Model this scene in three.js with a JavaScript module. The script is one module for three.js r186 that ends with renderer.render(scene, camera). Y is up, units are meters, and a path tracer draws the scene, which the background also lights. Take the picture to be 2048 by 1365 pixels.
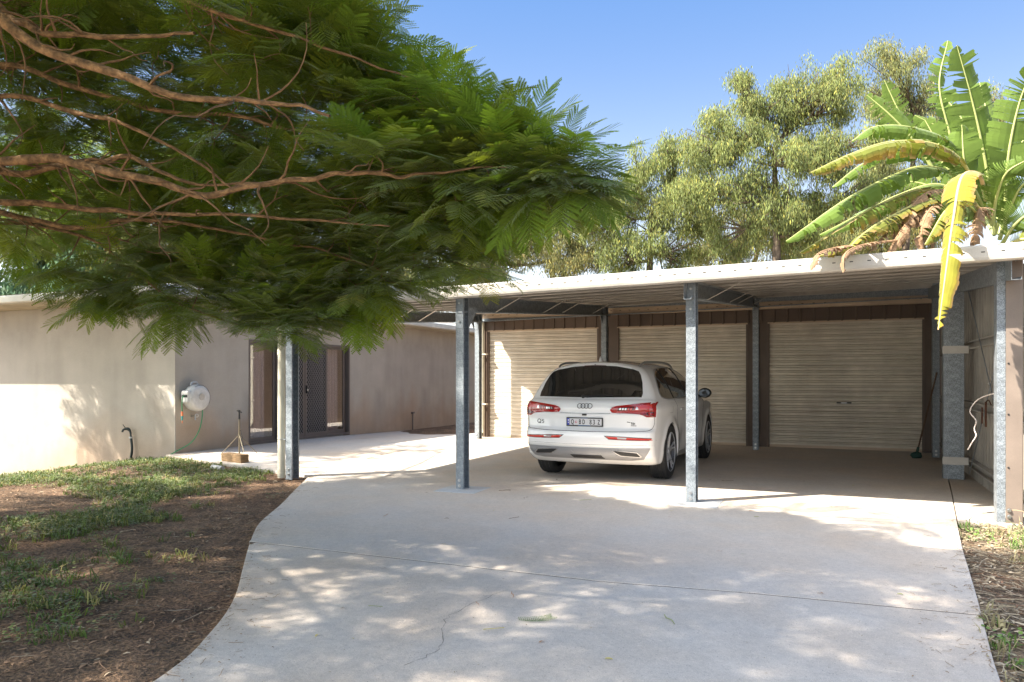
import * as THREE from 'three';
import { mergeGeometries } from 'three/addons/utils/BufferGeometryUtils.js';
import { TessellateModifier } from 'three/addons/modifiers/TessellateModifier.js';
import { RoundedBoxGeometry } from 'three/addons/geometries/RoundedBoxGeometry.js';

// ---------------------------------------------------------------- camera, sky, sun, exposure
const scene = new THREE.Scene();
const camera = new THREE.PerspectiveCamera(49.66, 2048 / 1365, 0.05, 400);
camera.position.set(0, 1.36, 0);
camera.rotation.y = THREE.MathUtils.degToRad(24.14);
camera.setViewOffset(2048, 1365, 0, -74.5, 2048, 1365);   // lens shift: verticals stay upright

const renderer = new THREE.WebGLRenderer({ antialias: true });
renderer.toneMapping = THREE.LinearToneMapping;
renderer.toneMappingExposure = 5.4;
renderer.shadowMap.enabled = true;

const SUN = new THREE.Vector3(-0.65, 1, 0.62).normalize();
const sun = new THREE.DirectionalLight(new THREE.Color(1, 0.915, 0.79), 2.9);
sun.position.copy(SUN).multiplyScalar(60); sun.target.position.set(-3, 0, -9); sun.position.add(sun.target.position);
sun.castShadow = true; sun.shadow.mapSize.set(4096, 4096);
Object.assign(sun.shadow.camera, { left: -25, right: 25, top: 25, bottom: -25, near: 1, far: 140 });
scene.add(sun, sun.target);

{ // clear sky: deep blue overhead, paler towards the horizon, brighter round the sun
  const W = 512, H = 256, data = new Float32Array(W * H * 4);
  for (let j = 0; j < H; j++) for (let i = 0; i < W; i++) {
    const el = ((j + 0.5) / H - 0.5) * Math.PI, az = ((i + 0.5) / W - 0.5) * 2 * Math.PI;
    const d = new THREE.Vector3(Math.cos(az) * Math.cos(el), Math.sin(el), Math.sin(az) * Math.cos(el));
    const up = Math.max(0, d.y), cs = Math.max(0, d.dot(SUN));
    const hz = Math.exp(-up * 7);
    const glow = 0.78 * Math.pow(cs, 4) + 1.2 * Math.pow(cs, 40);
    const k = (j * W + i) * 4;
    data[k] = 0.0195 + 0.60 * hz + glow;
    data[k + 1] = 0.0615 + 0.58 * hz + glow * 0.95;
    data[k + 2] = 0.157 + 0.42 * hz + glow * 0.86;
    data[k + 3] = 1;
  }
  const sky = new THREE.DataTexture(data, W, H, THREE.RGBAFormat, THREE.FloatType);
  sky.mapping = THREE.EquirectangularReflectionMapping; sky.magFilter = THREE.LinearFilter; sky.needsUpdate = true;
  scene.background = sky; scene.environment = sky;
}

// ---------------------------------------------------------------- helpers
const V = (x, y, z) => new THREE.Vector3(x, y, z);
function rngOf(seed) { let a = seed >>> 0; return () => { a |= 0; a = a + 0x6D2B79F5 | 0; let t = Math.imul(a ^ a >>> 15, 1 | a); t = t + Math.imul(t ^ t >>> 7, 61 | t) ^ t; return ((t ^ t >>> 14) >>> 0) / 4294967296; }; }
const hash2 = (i, j, s) => { let h = Math.imul(i, 374761393) + Math.imul(j, 668265263) + Math.imul(s, 974634593) | 0; h = Math.imul(h ^ h >>> 13, 1274126177); return ((h ^ h >>> 16) >>> 0) / 4294967296; };
const sm = (t) => t * t * (3 - 2 * t);
function vnoise(x, y, s = 1, per = 0) {
  let i = Math.floor(x), j = Math.floor(y); const fx = sm(x - i), fy = sm(y - j);
  const w = (a) => per ? ((a % per) + per) % per : a;
  const a = hash2(w(i), w(j), s), b = hash2(w(i + 1), w(j), s), c = hash2(w(i), w(j + 1), s), d = hash2(w(i + 1), w(j + 1), s);
  return a + (b - a) * fx + (c - a) * fy + (a - b - c + d) * fx * fy;
}
function fbm(x, y, s = 1, oct = 4, per = 0) { let v = 0, a = 0.5, n = 0; for (let o = 0; o < oct; o++) { v += a * vnoise(x, y, s + o * 17, per); n += a; x *= 2; y *= 2; per *= 2; a *= 0.5; } return v / n; }
const clamp = (x, a = 0, b = 1) => Math.min(b, Math.max(a, x));
const lerp = (a, b, t) => a + (b - a) * t;
const sstep = (a, b, x) => sm(clamp((x - a) / (b - a)));
function tex(size, fn, srgb = true, sizeY = size) {
  const d = new Uint8Array(size * sizeY * 4);
  for (let j = 0; j < sizeY; j++) for (let i = 0; i < size; i++) {
    const c = fn(i / size, j / sizeY, i, j), k = (j * size + i) * 4;
    d[k] = clamp(c[0]) * 255; d[k + 1] = clamp(c[1]) * 255; d[k + 2] = clamp(c[2]) * 255; d[k + 3] = 255;
  }
  const t = new THREE.DataTexture(d, size, sizeY, THREE.RGBAFormat);
  t.wrapS = t.wrapT = THREE.RepeatWrapping; t.magFilter = THREE.LinearFilter; t.minFilter = THREE.LinearMipmapLinearFilter; t.generateMipmaps = true;
  if (srgb) t.colorSpace = THREE.SRGBColorSpace; t.needsUpdate = true; return t;
}
function rep(t, u, v = u) { const c = t.clone(); c.repeat.set(u, v); c.needsUpdate = true; return c; }
const lin = (r, g, b) => new THREE.Color().setRGB(r, g, b);
const std = (o) => new THREE.MeshStandardMaterial({ side: THREE.DoubleSide, ...o });
const phy = (o) => new THREE.MeshPhysicalMaterial({ side: THREE.DoubleSide, ...o });

const taken = {};
const numbered = (n) => { taken[n] = (taken[n] ?? -1) + 1; return taken[n] ? n + '_' + String(taken[n]).padStart(3, '0') : n; };
function tag(o, label, category, group, kind) { if (label) o.userData.label = label; if (category) o.userData.category = category; if (group) o.userData.group = group; if (kind) o.userData.kind = kind; return o; }
function thing(name, label, category, group) { const g = new THREE.Group(); g.name = numbered(name); scene.add(g); return tag(g, label, category, group); }
function part(parent, name, geo, mat, label) {
  if (Array.isArray(geo)) geo = merge(geo);
  const m = new THREE.Mesh(geo, mat); m.castShadow = m.receiveShadow = true; m.name = parent === scene ? numbered(name) : name;
  if (label) m.userData.label = label;
  parent.add(m); return m;
}
function structure(name, geo, mat) { const m = part(scene, name, geo, mat); m.userData.kind = 'structure'; return m; }
function merge(list) {
  const out = list.map((g) => { let q = g.index ? g.toNonIndexed() : g; for (const k of Object.keys(q.attributes)) if (!['position', 'normal', 'uv', 'color'].includes(k)) q.deleteAttribute(k); return q; });
  const col = out.some((g) => g.attributes.color), uv = out.every((g) => g.attributes.uv);
  for (const g of out) { if (!g.attributes.normal) g.computeVertexNormals(); if (!uv) g.deleteAttribute('uv'); if (col && !g.attributes.color) g.setAttribute('color', new THREE.Float32BufferAttribute(new Float32Array(g.attributes.position.count * 3).fill(1), 3)); }
  return mergeGeometries(out);
}
// uv in metres, from the face's own direction
function metre(geo) {
  const g = geo.index ? geo.toNonIndexed() : geo; if (!g.attributes.normal) g.computeVertexNormals();
  const p = g.attributes.position, uv = new Float32Array(p.count * 2), a = V(), b = V(), c = V(), n = V();
  for (let i = 0; i < p.count; i += 3) {
    a.fromBufferAttribute(p, i); b.fromBufferAttribute(p, i + 1); c.fromBufferAttribute(p, i + 2);
    n.crossVectors(b.clone().sub(a), c.clone().sub(a)); const x = Math.abs(n.x), y = Math.abs(n.y), z = Math.abs(n.z);
    [a, b, c].forEach((q, k) => { const o = (i + k) * 2; if (y >= x && y >= z) { uv[o] = q.x; uv[o + 1] = q.z; } else if (x >= z) { uv[o] = q.z; uv[o + 1] = q.y; } else { uv[o] = q.x; uv[o + 1] = q.y; } });
  }
  g.setAttribute('uv', new THREE.BufferAttribute(uv, 2)); return g;
}
function box(x0, x1, y0, y1, z0, z1) { const g = new THREE.BoxGeometry(Math.abs(x1 - x0), Math.abs(y1 - y0), Math.abs(z1 - z0)); g.translate((x0 + x1) / 2, (y0 + y1) / 2, (z0 + z1) / 2); return metre(g); }
function rbox(x0, x1, y0, y1, z0, z1, r = 0.005, s = 2) { const g = new RoundedBoxGeometry(Math.abs(x1 - x0), Math.abs(y1 - y0), Math.abs(z1 - z0), s, r); g.translate((x0 + x1) / 2, (y0 + y1) / 2, (z0 + z1) / 2); return g; }
function rod(a, b, r, r2 = r, seg = 8) {
  const d = b.clone().sub(a), L = d.length(), g = new THREE.CylinderGeometry(r2, r, L, seg, 1);
  g.translate(0, L / 2, 0); g.applyQuaternion(new THREE.Quaternion().setFromUnitVectors(V(0, 1, 0), d.normalize())); g.translate(a.x, a.y, a.z); return g;
}
// bar of rectangular section between two points, `up` sets the section's height direction
function bar(a, b, w, h, up = V(0, 1, 0)) {
  const d = b.clone().sub(a), L = d.length(); d.normalize(); const s = V().crossVectors(d, up).normalize(), u = V().crossVectors(s, d);
  const g = new THREE.BoxGeometry(w, h, L); g.applyMatrix4(new THREE.Matrix4().makeBasis(s, u, d.clone().negate())); const m = a.clone().add(b).multiplyScalar(0.5); g.translate(m.x, m.y, m.z); return metre(g);
}
// tapered tube through points
function tube(pts, radii, seg = 7, closed = true) {
  const n = pts.length, pos = [], nor = [], uv = [], idx = []; let up = V(0.31, 0.9, 0.21), len = 0;
  for (let i = 0; i < n; i++) {
    const t = pts[Math.min(n - 1, i + 1)].clone().sub(pts[Math.max(0, i - 1)]).normalize();
    if (i) len += pts[i].distanceTo(pts[i - 1]);
    const s = V().crossVectors(t, up); if (s.lengthSq() < 1e-6) s.set(1, 0, 0); s.normalize(); const u = V().crossVectors(s, t); up = u;
    const r = Array.isArray(radii) ? radii[i] : radii;
    for (let k = 0; k <= seg; k++) { const a = k / seg * Math.PI * 2, c = Math.cos(a), q = Math.sin(a); const nn = s.clone().multiplyScalar(c).addScaledVector(u, q); pos.push(pts[i].x + nn.x * r, pts[i].y + nn.y * r, pts[i].z + nn.z * r); nor.push(nn.x, nn.y, nn.z); uv.push(k / seg, len); }
  }
  for (let i = 0; i < n - 1; i++) for (let k = 0; k < seg; k++) { const a = i * (seg + 1) + k, b = a + seg + 1; idx.push(a, b, a + 1, b, b + 1, a + 1); }
  if (closed) { const b = (n - 1) * (seg + 1); for (let k = 1; k < seg - 1; k++) { idx.push(b, b + k + 1, b + k); idx.push(0, k, k + 1); } }
  const g = new THREE.BufferGeometry(); g.setAttribute('position', new THREE.Float32BufferAttribute(pos, 3)); g.setAttribute('normal', new THREE.Float32BufferAttribute(nor, 3)); g.setAttribute('uv', new THREE.Float32BufferAttribute(uv, 2)); g.setIndex(idx); return g;
}
const spline = (pts, n) => new THREE.CatmullRomCurve3(pts, false, 'centripetal').getPoints(n);
// a 2-D outline swept straight from a to b: outline x goes along `side`, y along `up`
function sweep(outline, a, b, side, up, closed = true, flat = true) {
  const shape = new THREE.Shape(outline.map(([x, y]) => new THREE.Vector2(x, y)));
  const L = a.distanceTo(b), d = b.clone().sub(a).normalize();
  const g = new THREE.ExtrudeGeometry(shape, { depth: L, bevelEnabled: false, steps: 1, curveSegments: 6 });
  g.applyMatrix4(new THREE.Matrix4().makeBasis(side, up, d)); g.translate(a.x, a.y, a.z);
  g.computeVertexNormals(); return metre(g);
}
// thickened open polyline as an outline
function thick(line, t) {
  const n = line.length, L = [], R = [];
  for (let i = 0; i < n; i++) {
    const p = line[Math.max(0, i - 1)], q = line[Math.min(n - 1, i + 1)], c = line[i];
    let d0 = i ? [c[0] - p[0], c[1] - p[1]] : null, d1 = i < n - 1 ? [q[0] - c[0], q[1] - c[1]] : null;
    const nn = (d) => { const l = Math.hypot(...d); return [-d[1] / l, d[0] / l]; };
    let m; if (!d0) m = nn(d1); else if (!d1) m = nn(d0); else { const a = nn(d0), b = nn(d1); const s = [a[0] + b[0], a[1] + b[1]], k = Math.max(0.4, s[0] * a[0] + s[1] * a[1]); m = [s[0] / k, s[1] / k]; }
    L.push([c[0] + m[0] * t / 2, c[1] + m[1] * t / 2]); R.push([c[0] - m[0] * t / 2, c[1] - m[1] * t / 2]);
  }
  return L.concat(R.reverse());
}
const inst = (parent, name, geo, mat, mats, cols) => {
  const m = new THREE.InstancedMesh(geo, mat, mats.length); mats.forEach((q, i) => m.setMatrixAt(i, q)); if (cols) cols.forEach((c, i) => m.setColorAt(i, c));
  m.castShadow = m.receiveShadow = true; m.name = parent === scene ? numbered(name) : name; m.userData.kind = 'stuff'; parent.add(m); return m;
};
const P = (X, h, D) => V(X, h, -D);   // X along the carport front, height, distance into the yard

// ---------------------------------------------------------------- surface textures and materials
const TX = {};
TX.concrete = tex(1024, (u, v, i, j) => {
  const a = fbm(u * 8, v * 8, 3, 5, 8), b = fbm(u * 90, v * 90, 9, 2, 90), c = hash2(i, j, 5); const pit = hash2(i >> 1, j >> 1, 77) > 0.9955 ? -0.2 : 0;
  const k = 0.85 + (a - 0.5) * 0.05 + (b - 0.5) * 0.06 + (c - 0.5) * 0.15 + pit; const w = (fbm(u * 5, v * 5, 41, 4, 5) - 0.5) * 0.05; return [k + w, k, k - w * 1.2];
});
TX.concreteBump = tex(512, (u, v, i, j) => { const k = 0.5 + (fbm(u * 60, v * 60, 4, 3, 60) - 0.5) * 0.8 + (hash2(i, j, 8) - 0.5) * 0.3; return [k, k, k]; }, false);
TX.render = tex(512, (u, v, i, j) => { const k = 0.9 + (fbm(u * 5, v * 5, 12, 5, 5) - 0.5) * 0.13 + (hash2(i, j, 31) - 0.5) * 0.06 + (vnoise(u * 24, v * 3, 6, 24) - 0.5) * 0.03; return [k, k, k]; });
TX.renderBump = tex(512, (u, v, i, j) => { const k = 0.5 + (fbm(u * 48, v * 48, 14, 3, 48) - 0.5) * 0.9; return [k, k, k]; }, false);
{ // galvanised spangle: crystal cells of differing grey
  const N = 40, pts = []; for (let j = 0; j < N; j++) for (let i = 0; i < N; i++) pts.push([(i + hash2(i, j, 1)) / N, (j + hash2(i, j, 2)) / N, hash2(i, j, 3)]);
  TX.galv = tex(512, (u, v) => {
    let best = 9, val = 0; const ci = Math.floor(u * N), cj = Math.floor(v * N);
    for (let b = -1; b <= 1; b++) for (let a = -1; a <= 1; a++) { const ii = (ci + a + N) % N, jj = (cj + b + N) % N, p = pts[jj * N + ii]; let dx = Math.abs(p[0] - u), dy = Math.abs(p[1] - v); dx = Math.min(dx, 1 - dx); dy = Math.min(dy, 1 - dy); const d = dx * dx + dy * dy; if (d < best) { best = d; val = p[2]; } }
    const k = 0.60 + val * 0.24 - (val > 0.84 ? 0.24 : 0) + (fbm(u * 6, v * 6, 21, 3, 6) - 0.5) * 0.16; return [k * 0.97, k, k * 1.02];
  });
}
TX.dirt = tex(512, (u, v, i, j) => { const k = 0.88 + (fbm(u * 6, v * 6, 51, 5, 6) - 0.5) * 0.2 + (hash2(i, j, 61) - 0.5) * 0.05; return [k, k * 0.995, k * 0.985]; });
TX.soil = tex(1024, (u, v, i, j) => { const a = fbm(u * 10, v * 10, 71, 5, 10), b = fbm(u * 120, v * 120, 73, 2, 120), c = hash2(i, j, 75); const k = 0.62 + (a - 0.5) * 0.5 + (b - 0.5) * 0.7 + (c - 0.5) * 0.3; return [k, k * 0.97, k * 0.93]; });
TX.bark = tex(256, (u, v, i, j) => { const r = fbm(u * 6, v * 14, 81, 4, 6), q = fbm(u * 8, v * 8, 83, 4, 8), c = hash2(i, j, 85); const k = 0.66 + (r - 0.5) * 0.5 + (q - 0.5) * 0.5 + (c - 0.5) * 0.1; return [k, k * 0.97, k * 0.92]; });
TX.wood = tex(256, (u, v, i, j) => { const k = 0.75 + (fbm(u * 3, v * 40, 91, 4) - 0.5) * 0.5 + (hash2(i, j, 93) - 0.5) * 0.08; return [k, k * 0.95, k * 0.86]; });

const M = {};
M.concrete = std({ color: lin(0.87, 0.775, 0.67), map: rep(TX.concrete, 1 / 2.6), bumpMap: rep(TX.concreteBump, 1 / 0.9), bumpScale: 0.0022, roughness: 0.92, vertexColors: true });
M.pad = std({ color: lin(0.74, 0.75, 0.75), map: rep(TX.concrete, 1 / 1.3), bumpMap: rep(TX.concreteBump, 1 / 0.9), bumpScale: 0.0025, roughness: 0.92 });
M.soil = std({ color: lin(1, 1, 1), map: rep(TX.soil, 1 / 1.7), bumpMap: rep(TX.soil, 1 / 1.7), bumpScale: 0.03, roughness: 1, vertexColors: true });
M.wall = std({ color: lin(0.53, 0.478, 0.408), map: rep(TX.render, 1 / 2.3), bumpMap: rep(TX.renderBump, 1 / 0.8), bumpScale: 0.002, roughness: 0.93, vertexColors: true });
M.galv = std({ color: lin(0.62, 0.65, 0.68), map: rep(TX.galv, 1 / 0.32), roughness: 0.5, metalness: 0.3 });
M.zinc = std({ color: lin(0.66, 0.63, 0.59), map: rep(TX.dirt, 1 / 1.1), roughness: 0.45, metalness: 0.35 });
M.gutter = phy({ color: lin(0.76, 0.72, 0.655), map: rep(TX.dirt, 1 / 1.7), roughness: 0.42 });
M.houseGutter = phy({ color: lin(0.76, 0.73, 0.66), map: rep(TX.dirt, 1 / 1.7), roughness: 0.42 });
M.soffit = std({ color: lin(0.66, 0.58, 0.44), map: rep(TX.dirt, 1 / 1.3), roughness: 0.6 });
M.beige = phy({ color: lin(0.90, 0.82, 0.70), map: rep(TX.dirt, 1 / 1.5), roughness: 0.46 });
M.beigeGutter = phy({ color: lin(0.74, 0.57, 0.41), map: rep(TX.dirt, 1 / 1.5), roughness: 0.46 });
M.brown = phy({ color: lin(0.155, 0.108, 0.082), map: rep(TX.dirt, 1 / 1.5), roughness: 0.5 });
M.brownPost = phy({ color: lin(0.30, 0.24, 0.20), map: rep(TX.dirt, 1 / 1.5), roughness: 0.5 });
M.sheet = std({ color: lin(0.52, 0.49, 0.445), map: rep(TX.dirt, 1 / 1.1), roughness: 0.5, metalness: 0.25 });
M.black = std({ color: lin(0.012, 0.012, 0.013), roughness: 0.6 });
M.grille = phy({ color: lin(0.30, 0.27, 0.25), roughness: 0.42, metalness: 0.3 });
M.frame = phy({ color: lin(0.135, 0.115, 0.108), roughness: 0.42, metalness: 0.2 });
M.pvc = phy({ color: lin(0.74, 0.70, 0.57), map: rep(TX.dirt, 1 / 0.6), roughness: 0.5 });
M.white = phy({ color: lin(0.74, 0.74, 0.73), map: rep(TX.dirt, 1 / 0.6), roughness: 0.45 });
M.glass = phy({ color: lin(0.82, 0.82, 0.82), transmission: 1, thickness: 0, roughness: 0.01, ior: 2.1 });
M.curtain = std({ color: lin(0.62, 0.53, 0.53), roughness: 0.95 });
M.dark = std({ color: lin(0.02, 0.019, 0.02), roughness: 0.9 });
M.room = std({ color: lin(0.5, 0.47, 0.43), roughness: 0.9 });
M.rust = std({ color: lin(0.22, 0.085, 0.04), map: rep(TX.soil, 1 / 0.3), roughness: 0.9 });
M.timber = std({ color: lin(0.40, 0.28, 0.17), map: rep(TX.wood, 1 / 0.25), roughness: 0.8 });
M.handle = std({ color: lin(0.20, 0.12, 0.075), map: rep(TX.wood, 1 / 0.2), roughness: 0.7 });
M.steel = std({ color: lin(0.6, 0.6, 0.6), roughness: 0.3, metalness: 1 });

// ---------------------------------------------------------------- ground, slabs
const softplus = (x, w) => w * Math.log(1 + Math.exp(x / w));
const lawnBase = (X, D) => -0.045 - 0.155 * softplus(-(X + 11.0), 0.35) - 0.02 * sstep(20, 60, D);
const lawnH = (X, D) => lawnBase(X, D) + (fbm(X * 1.3 + 40, D * 1.3 + 40, 5, 3) - 0.5) * 0.05;
const patioFall = (X, D) => -0.16 * sstep(12.5, 22, D) * sstep(-7.4, -9.5, X);
const driveLeft = [[-2.7, -6], [-2.68, -2], [-2.68, 0.2], [-2.7, 1.3], [-2.78, 2.15], [-2.9, 2.58], [-3.05, 2.87], [-3.27, 3.23], [-3.55, 3.6], [-3.99, 4.11], [-4.55, 4.77], [-5.02, 5.38], [-5.52, 6.22], [-6.05, 7.05], [-6.55, 7.85], [-6.78, 8.22]];
const joint = [[-6.72, 8.3], [-7.11, 9.6], [-7.5, 11.19], [-7.62, 12.75], [-7.6, 14.5], [-7.6, 15.6]];
const driveRight = [[1.49, 15.6], [1.49, 13.83], [1.26, 11], [1.0, 8.19], [0.89, 7.0], [0.81, 5.95], [0.76, 5.3], [0.7, 4.6], [0.65, 3.91], [0.6, 2.5], [0.55, 0], [0.6, -6]];
const smooth2 = (pts, n) => new THREE.SplineCurve(pts.map(([x, y]) => new THREE.Vector2(x, y))).getPoints(n).map((p) => [p.x, p.y]);
function slab(name, pts, top, mat = M.concrete, depth = 0.12, stain = null, tess = 0.3) {
  const sh = new THREE.Shape(pts.map(([x, y]) => new THREE.Vector2(x, y)));
  let g = new THREE.ExtrudeGeometry(sh, { depth: depth - 0.012, bevelEnabled: true, bevelThickness: 0.006, bevelSize: 0.006, bevelOffset: -0.006, bevelSegments: 2, curveSegments: 2 });
  g.translate(0, 0, 0.006 - depth); g.rotateX(-Math.PI / 2);
  g = new TessellateModifier(tess, 6).modify(g.toNonIndexed());
  const p = g.attributes.position, col = new Float32Array(p.count * 3), uv = new Float32Array(p.count * 2);
  for (let i = 0; i < p.count; i++) {
    const X = p.getX(i), D = -p.getZ(i); p.setY(i, p.getY(i) + (typeof top === 'function' ? top(X, D) : top));
    const c = stain ? stain(X, D) : [1, 1, 1]; col.set(c, i * 3); uv[i * 2] = X + p.getY(i); uv[i * 2 + 1] = D;
  }
  g.setAttribute('color', new THREE.BufferAttribute(col, 3)); g.setAttribute('uv', new THREE.BufferAttribute(uv, 2)); g.deleteAttribute('normal'); g.computeVertexNormals();
  return structure(name, g, mat);
}
// hairline cracks: narrow wandering slots filled with dark grit
function crack(slabMesh, pts, w, seed) {
  const q = new THREE.CatmullRomCurve3(pts.map(([x, d]) => P(x, 0.0012, d)), false, 'centripetal').getPoints(60), pos = [], r = rngOf(seed);
  q.forEach((v, i) => { v.x += (r() - 0.5) * 0.03; v.z += (r() - 0.5) * 0.03; });
  for (let i = 0; i < 60; i++) { if (vnoise(i * 0.23, seed, 5) < 0.3) continue; const a = q[i], b = q[i + 1], s = V(-(b.z - a.z), 0, b.x - a.x).normalize(), wa = w * (0.4 + r()), wb = w * (0.4 + r()); for (const [p, k] of [[a, -wa], [a, wa], [b, -wb], [b, -wb], [a, wa], [b, wb]]) pos.push(p.x + s.x * k, p.y, p.z + s.z * k); }
  const g = new THREE.BufferGeometry(); g.setAttribute('position', new THREE.Float32BufferAttribute(pos, 3)); g.computeVertexNormals(); part(slabMesh, 'crack', g, M.grit);
}
M.grit = std({ color: lin(0.10, 0.085, 0.07), roughness: 1 });
// rusty dirt carried in on wheels and rain, with ragged outlines
const stain = (X, D) => {
  const n = fbm(X * 0.9 + 3, D * 0.55 + 8, 23, 4), q = fbm(X * 3.1, D * 1.6, 29, 4), s = fbm(X * 0.35 + 1, D * 0.35, 37, 3);
  const red = clamp((n - 0.42) * 2.2) * (0.25 + 0.4 * q), k = 0.93 + (s - 0.5) * 0.08 + (q - 0.5) * 0.03;
  return [k * (1 - red * 0.02), k * (1 - red * 0.2), k * (1 - red * 0.38)];
};
{
  const L = smooth2(driveLeft, 60), J = smooth2(joint, 24), R = smooth2(driveRight, 50);
  const cutL = L.filter((p) => p[1] < 4.72), restL = L.filter((p) => p[1] > 4.76), cutR = R.filter((p) => p[1] < 4.93), restR = R.filter((p) => p[1] > 4.98);
  const mid = [[-1.48, 4.74], [-0.53, 4.87]];
  const near = slab('driveway', [...cutL, [cutL.at(-1)[0] - 0.02, 4.70], ...mid, [0.715, 4.955], ...cutR], 0, M.concrete, 0.12, stain);
  slab('driveway', [...restL, ...J, ...restR, [0.72, 4.977], ...mid.slice().reverse().map(([x, y]) => [x, y + 0.02]), [-4.52, 4.72]], 0, M.concrete, 0.12, stain);
  crack(near, [[-1.95, 4.4], [-2.05, 3.7], [-1.85, 3.2], [-1.95, 2.7], [-1.6, 2.2]], 0.0013, 3);
  { const c = [[-4.5, 4.71], ...mid.map(([x, y]) => [x, y + 0.01]), [0.71, 4.966]], j = []; for (let i = 0; i < 3; i++) j.push(bar(P(c[i][0], -0.012, c[i][1]), P(c[i + 1][0], -0.012, c[i + 1][1]), 0.017, 0.016)); part(near, 'joint_filler', j, M.grit); }
  slab('patio', [[-6.79, 8.24], [-7.5, 8.42], [-9.0, 8.86], [-10.45, 9.26], [-10.98, 9.45], [-10.98, 24], [-7.65, 24], ...J.slice().reverse().map(([x, y]) => [x - 0.018, y])], patioFall, M.concrete, 0.2, stain);
  slab('edge_strip', [[1.012, 8.2], [1.272, 11], [1.502, 13.83], [1.502, 15.5], [2.0, 15.5], [1.95, 8.5], [1.5, 8.22]], -0.004, M.concrete, 0.12, stain);
  for (const [X, D, t, lab] of [[-4.24, 7.98, 0.06, 'C2'], [-1.47, 8.16, 0.02, 'C3']]) {
    const c = Math.cos(t), s = Math.sin(t), h = 0.27, pts = [[-h, -h], [h, -h], [h, h], [-h, h]].map(([a, b]) => [X + a * c - b * s, D + a * s + b * c]);
    slab('footing_pad', pts, 0.004, M.pad, 0.03, () => [1, 1, 1], 0.4);
  }
}
{ // soil and lawn sheet, finer near the yard, out to the horizon
  const xs = [], ds = []; const steps = (a, b, s) => { const o = []; for (let x = a; x < b - 1e-6; x += s) o.push(x); return o; };
  xs.push(...steps(-150, -30, 12), ...steps(-30, -18, 1), ...steps(-18, 5, 0.16), ...steps(5, 20, 1.2), ...steps(20, 150, 12), 150);
  ds.push(...steps(-120, -20, 10), ...steps(-20, -2, 1), ...steps(-2, 12, 0.16), ...steps(12, 40, 1.2), ...steps(40, 200, 12), 200);
  const pos = [], uv = [], col = [], idx = [], nx = xs.length;
  const inPoly = (x, y, poly) => { let c = false; for (let i = 0, j = poly.length - 1; i < poly.length; j = i++) { const [xi, yi] = poly[i], [xj, yj] = poly[j]; if ((yi > y) !== (yj > y) && x < (xj - xi) * (y - yi) / (yj - yi) + xi) c = !c; } return c; };
  for (const D of ds) for (const X of xs) {
    let h = lawnH(X, D); pos.push(X, h, -D); uv.push(X, D);
    const a = fbm(X * 0.9, D * 0.9, 101, 4), b = fbm(X * 4, D * 4, 103, 3), right = Math.max(sstep(-0.5, 0.8, X), sstep(1.0, -2.5, D), sstep(-18, -24, X), sstep(18, 24, D));
    // dark mulch on the lawn side, dry straw-coloured litter over red earth on the banana side
    const mul = [0.25 + a * 0.10, 0.165 + a * 0.07, 0.105 + a * 0.045], dry = [0.34 + b * 0.14, 0.26 + b * 0.12, 0.17 + b * 0.09], red = [0.26, 0.13, 0.075];
    const rr = clamp((fbm(X * 1.7 + 5, D * 1.7, 107, 3) - 0.42) * 4);
    for (let k = 0; k < 3; k++) { let m = lerp(mul[k], red[k] * 0.9, rr * 0.35); col.push(lerp(m, lerp(dry[k], red[k], rr * 0.5), right) * (0.85 + b * 0.3) * 1.75); }
  }
  for (let j = 0; j < ds.length - 1; j++) for (let i = 0; i < nx - 1; i++) { const a = j * nx + i; idx.push(a, a + 1, a + nx, a + nx, a + 1, a + nx + 1); }
  const g = new THREE.BufferGeometry(); g.setAttribute('position', new THREE.Float32BufferAttribute(pos, 3)); g.setAttribute('uv', new THREE.Float32BufferAttribute(uv, 2)); g.setAttribute('color', new THREE.Float32BufferAttribute(col, 3)); g.setIndex(idx); g.computeVertexNormals();
  structure('ground', g, M.soil);
}

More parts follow.
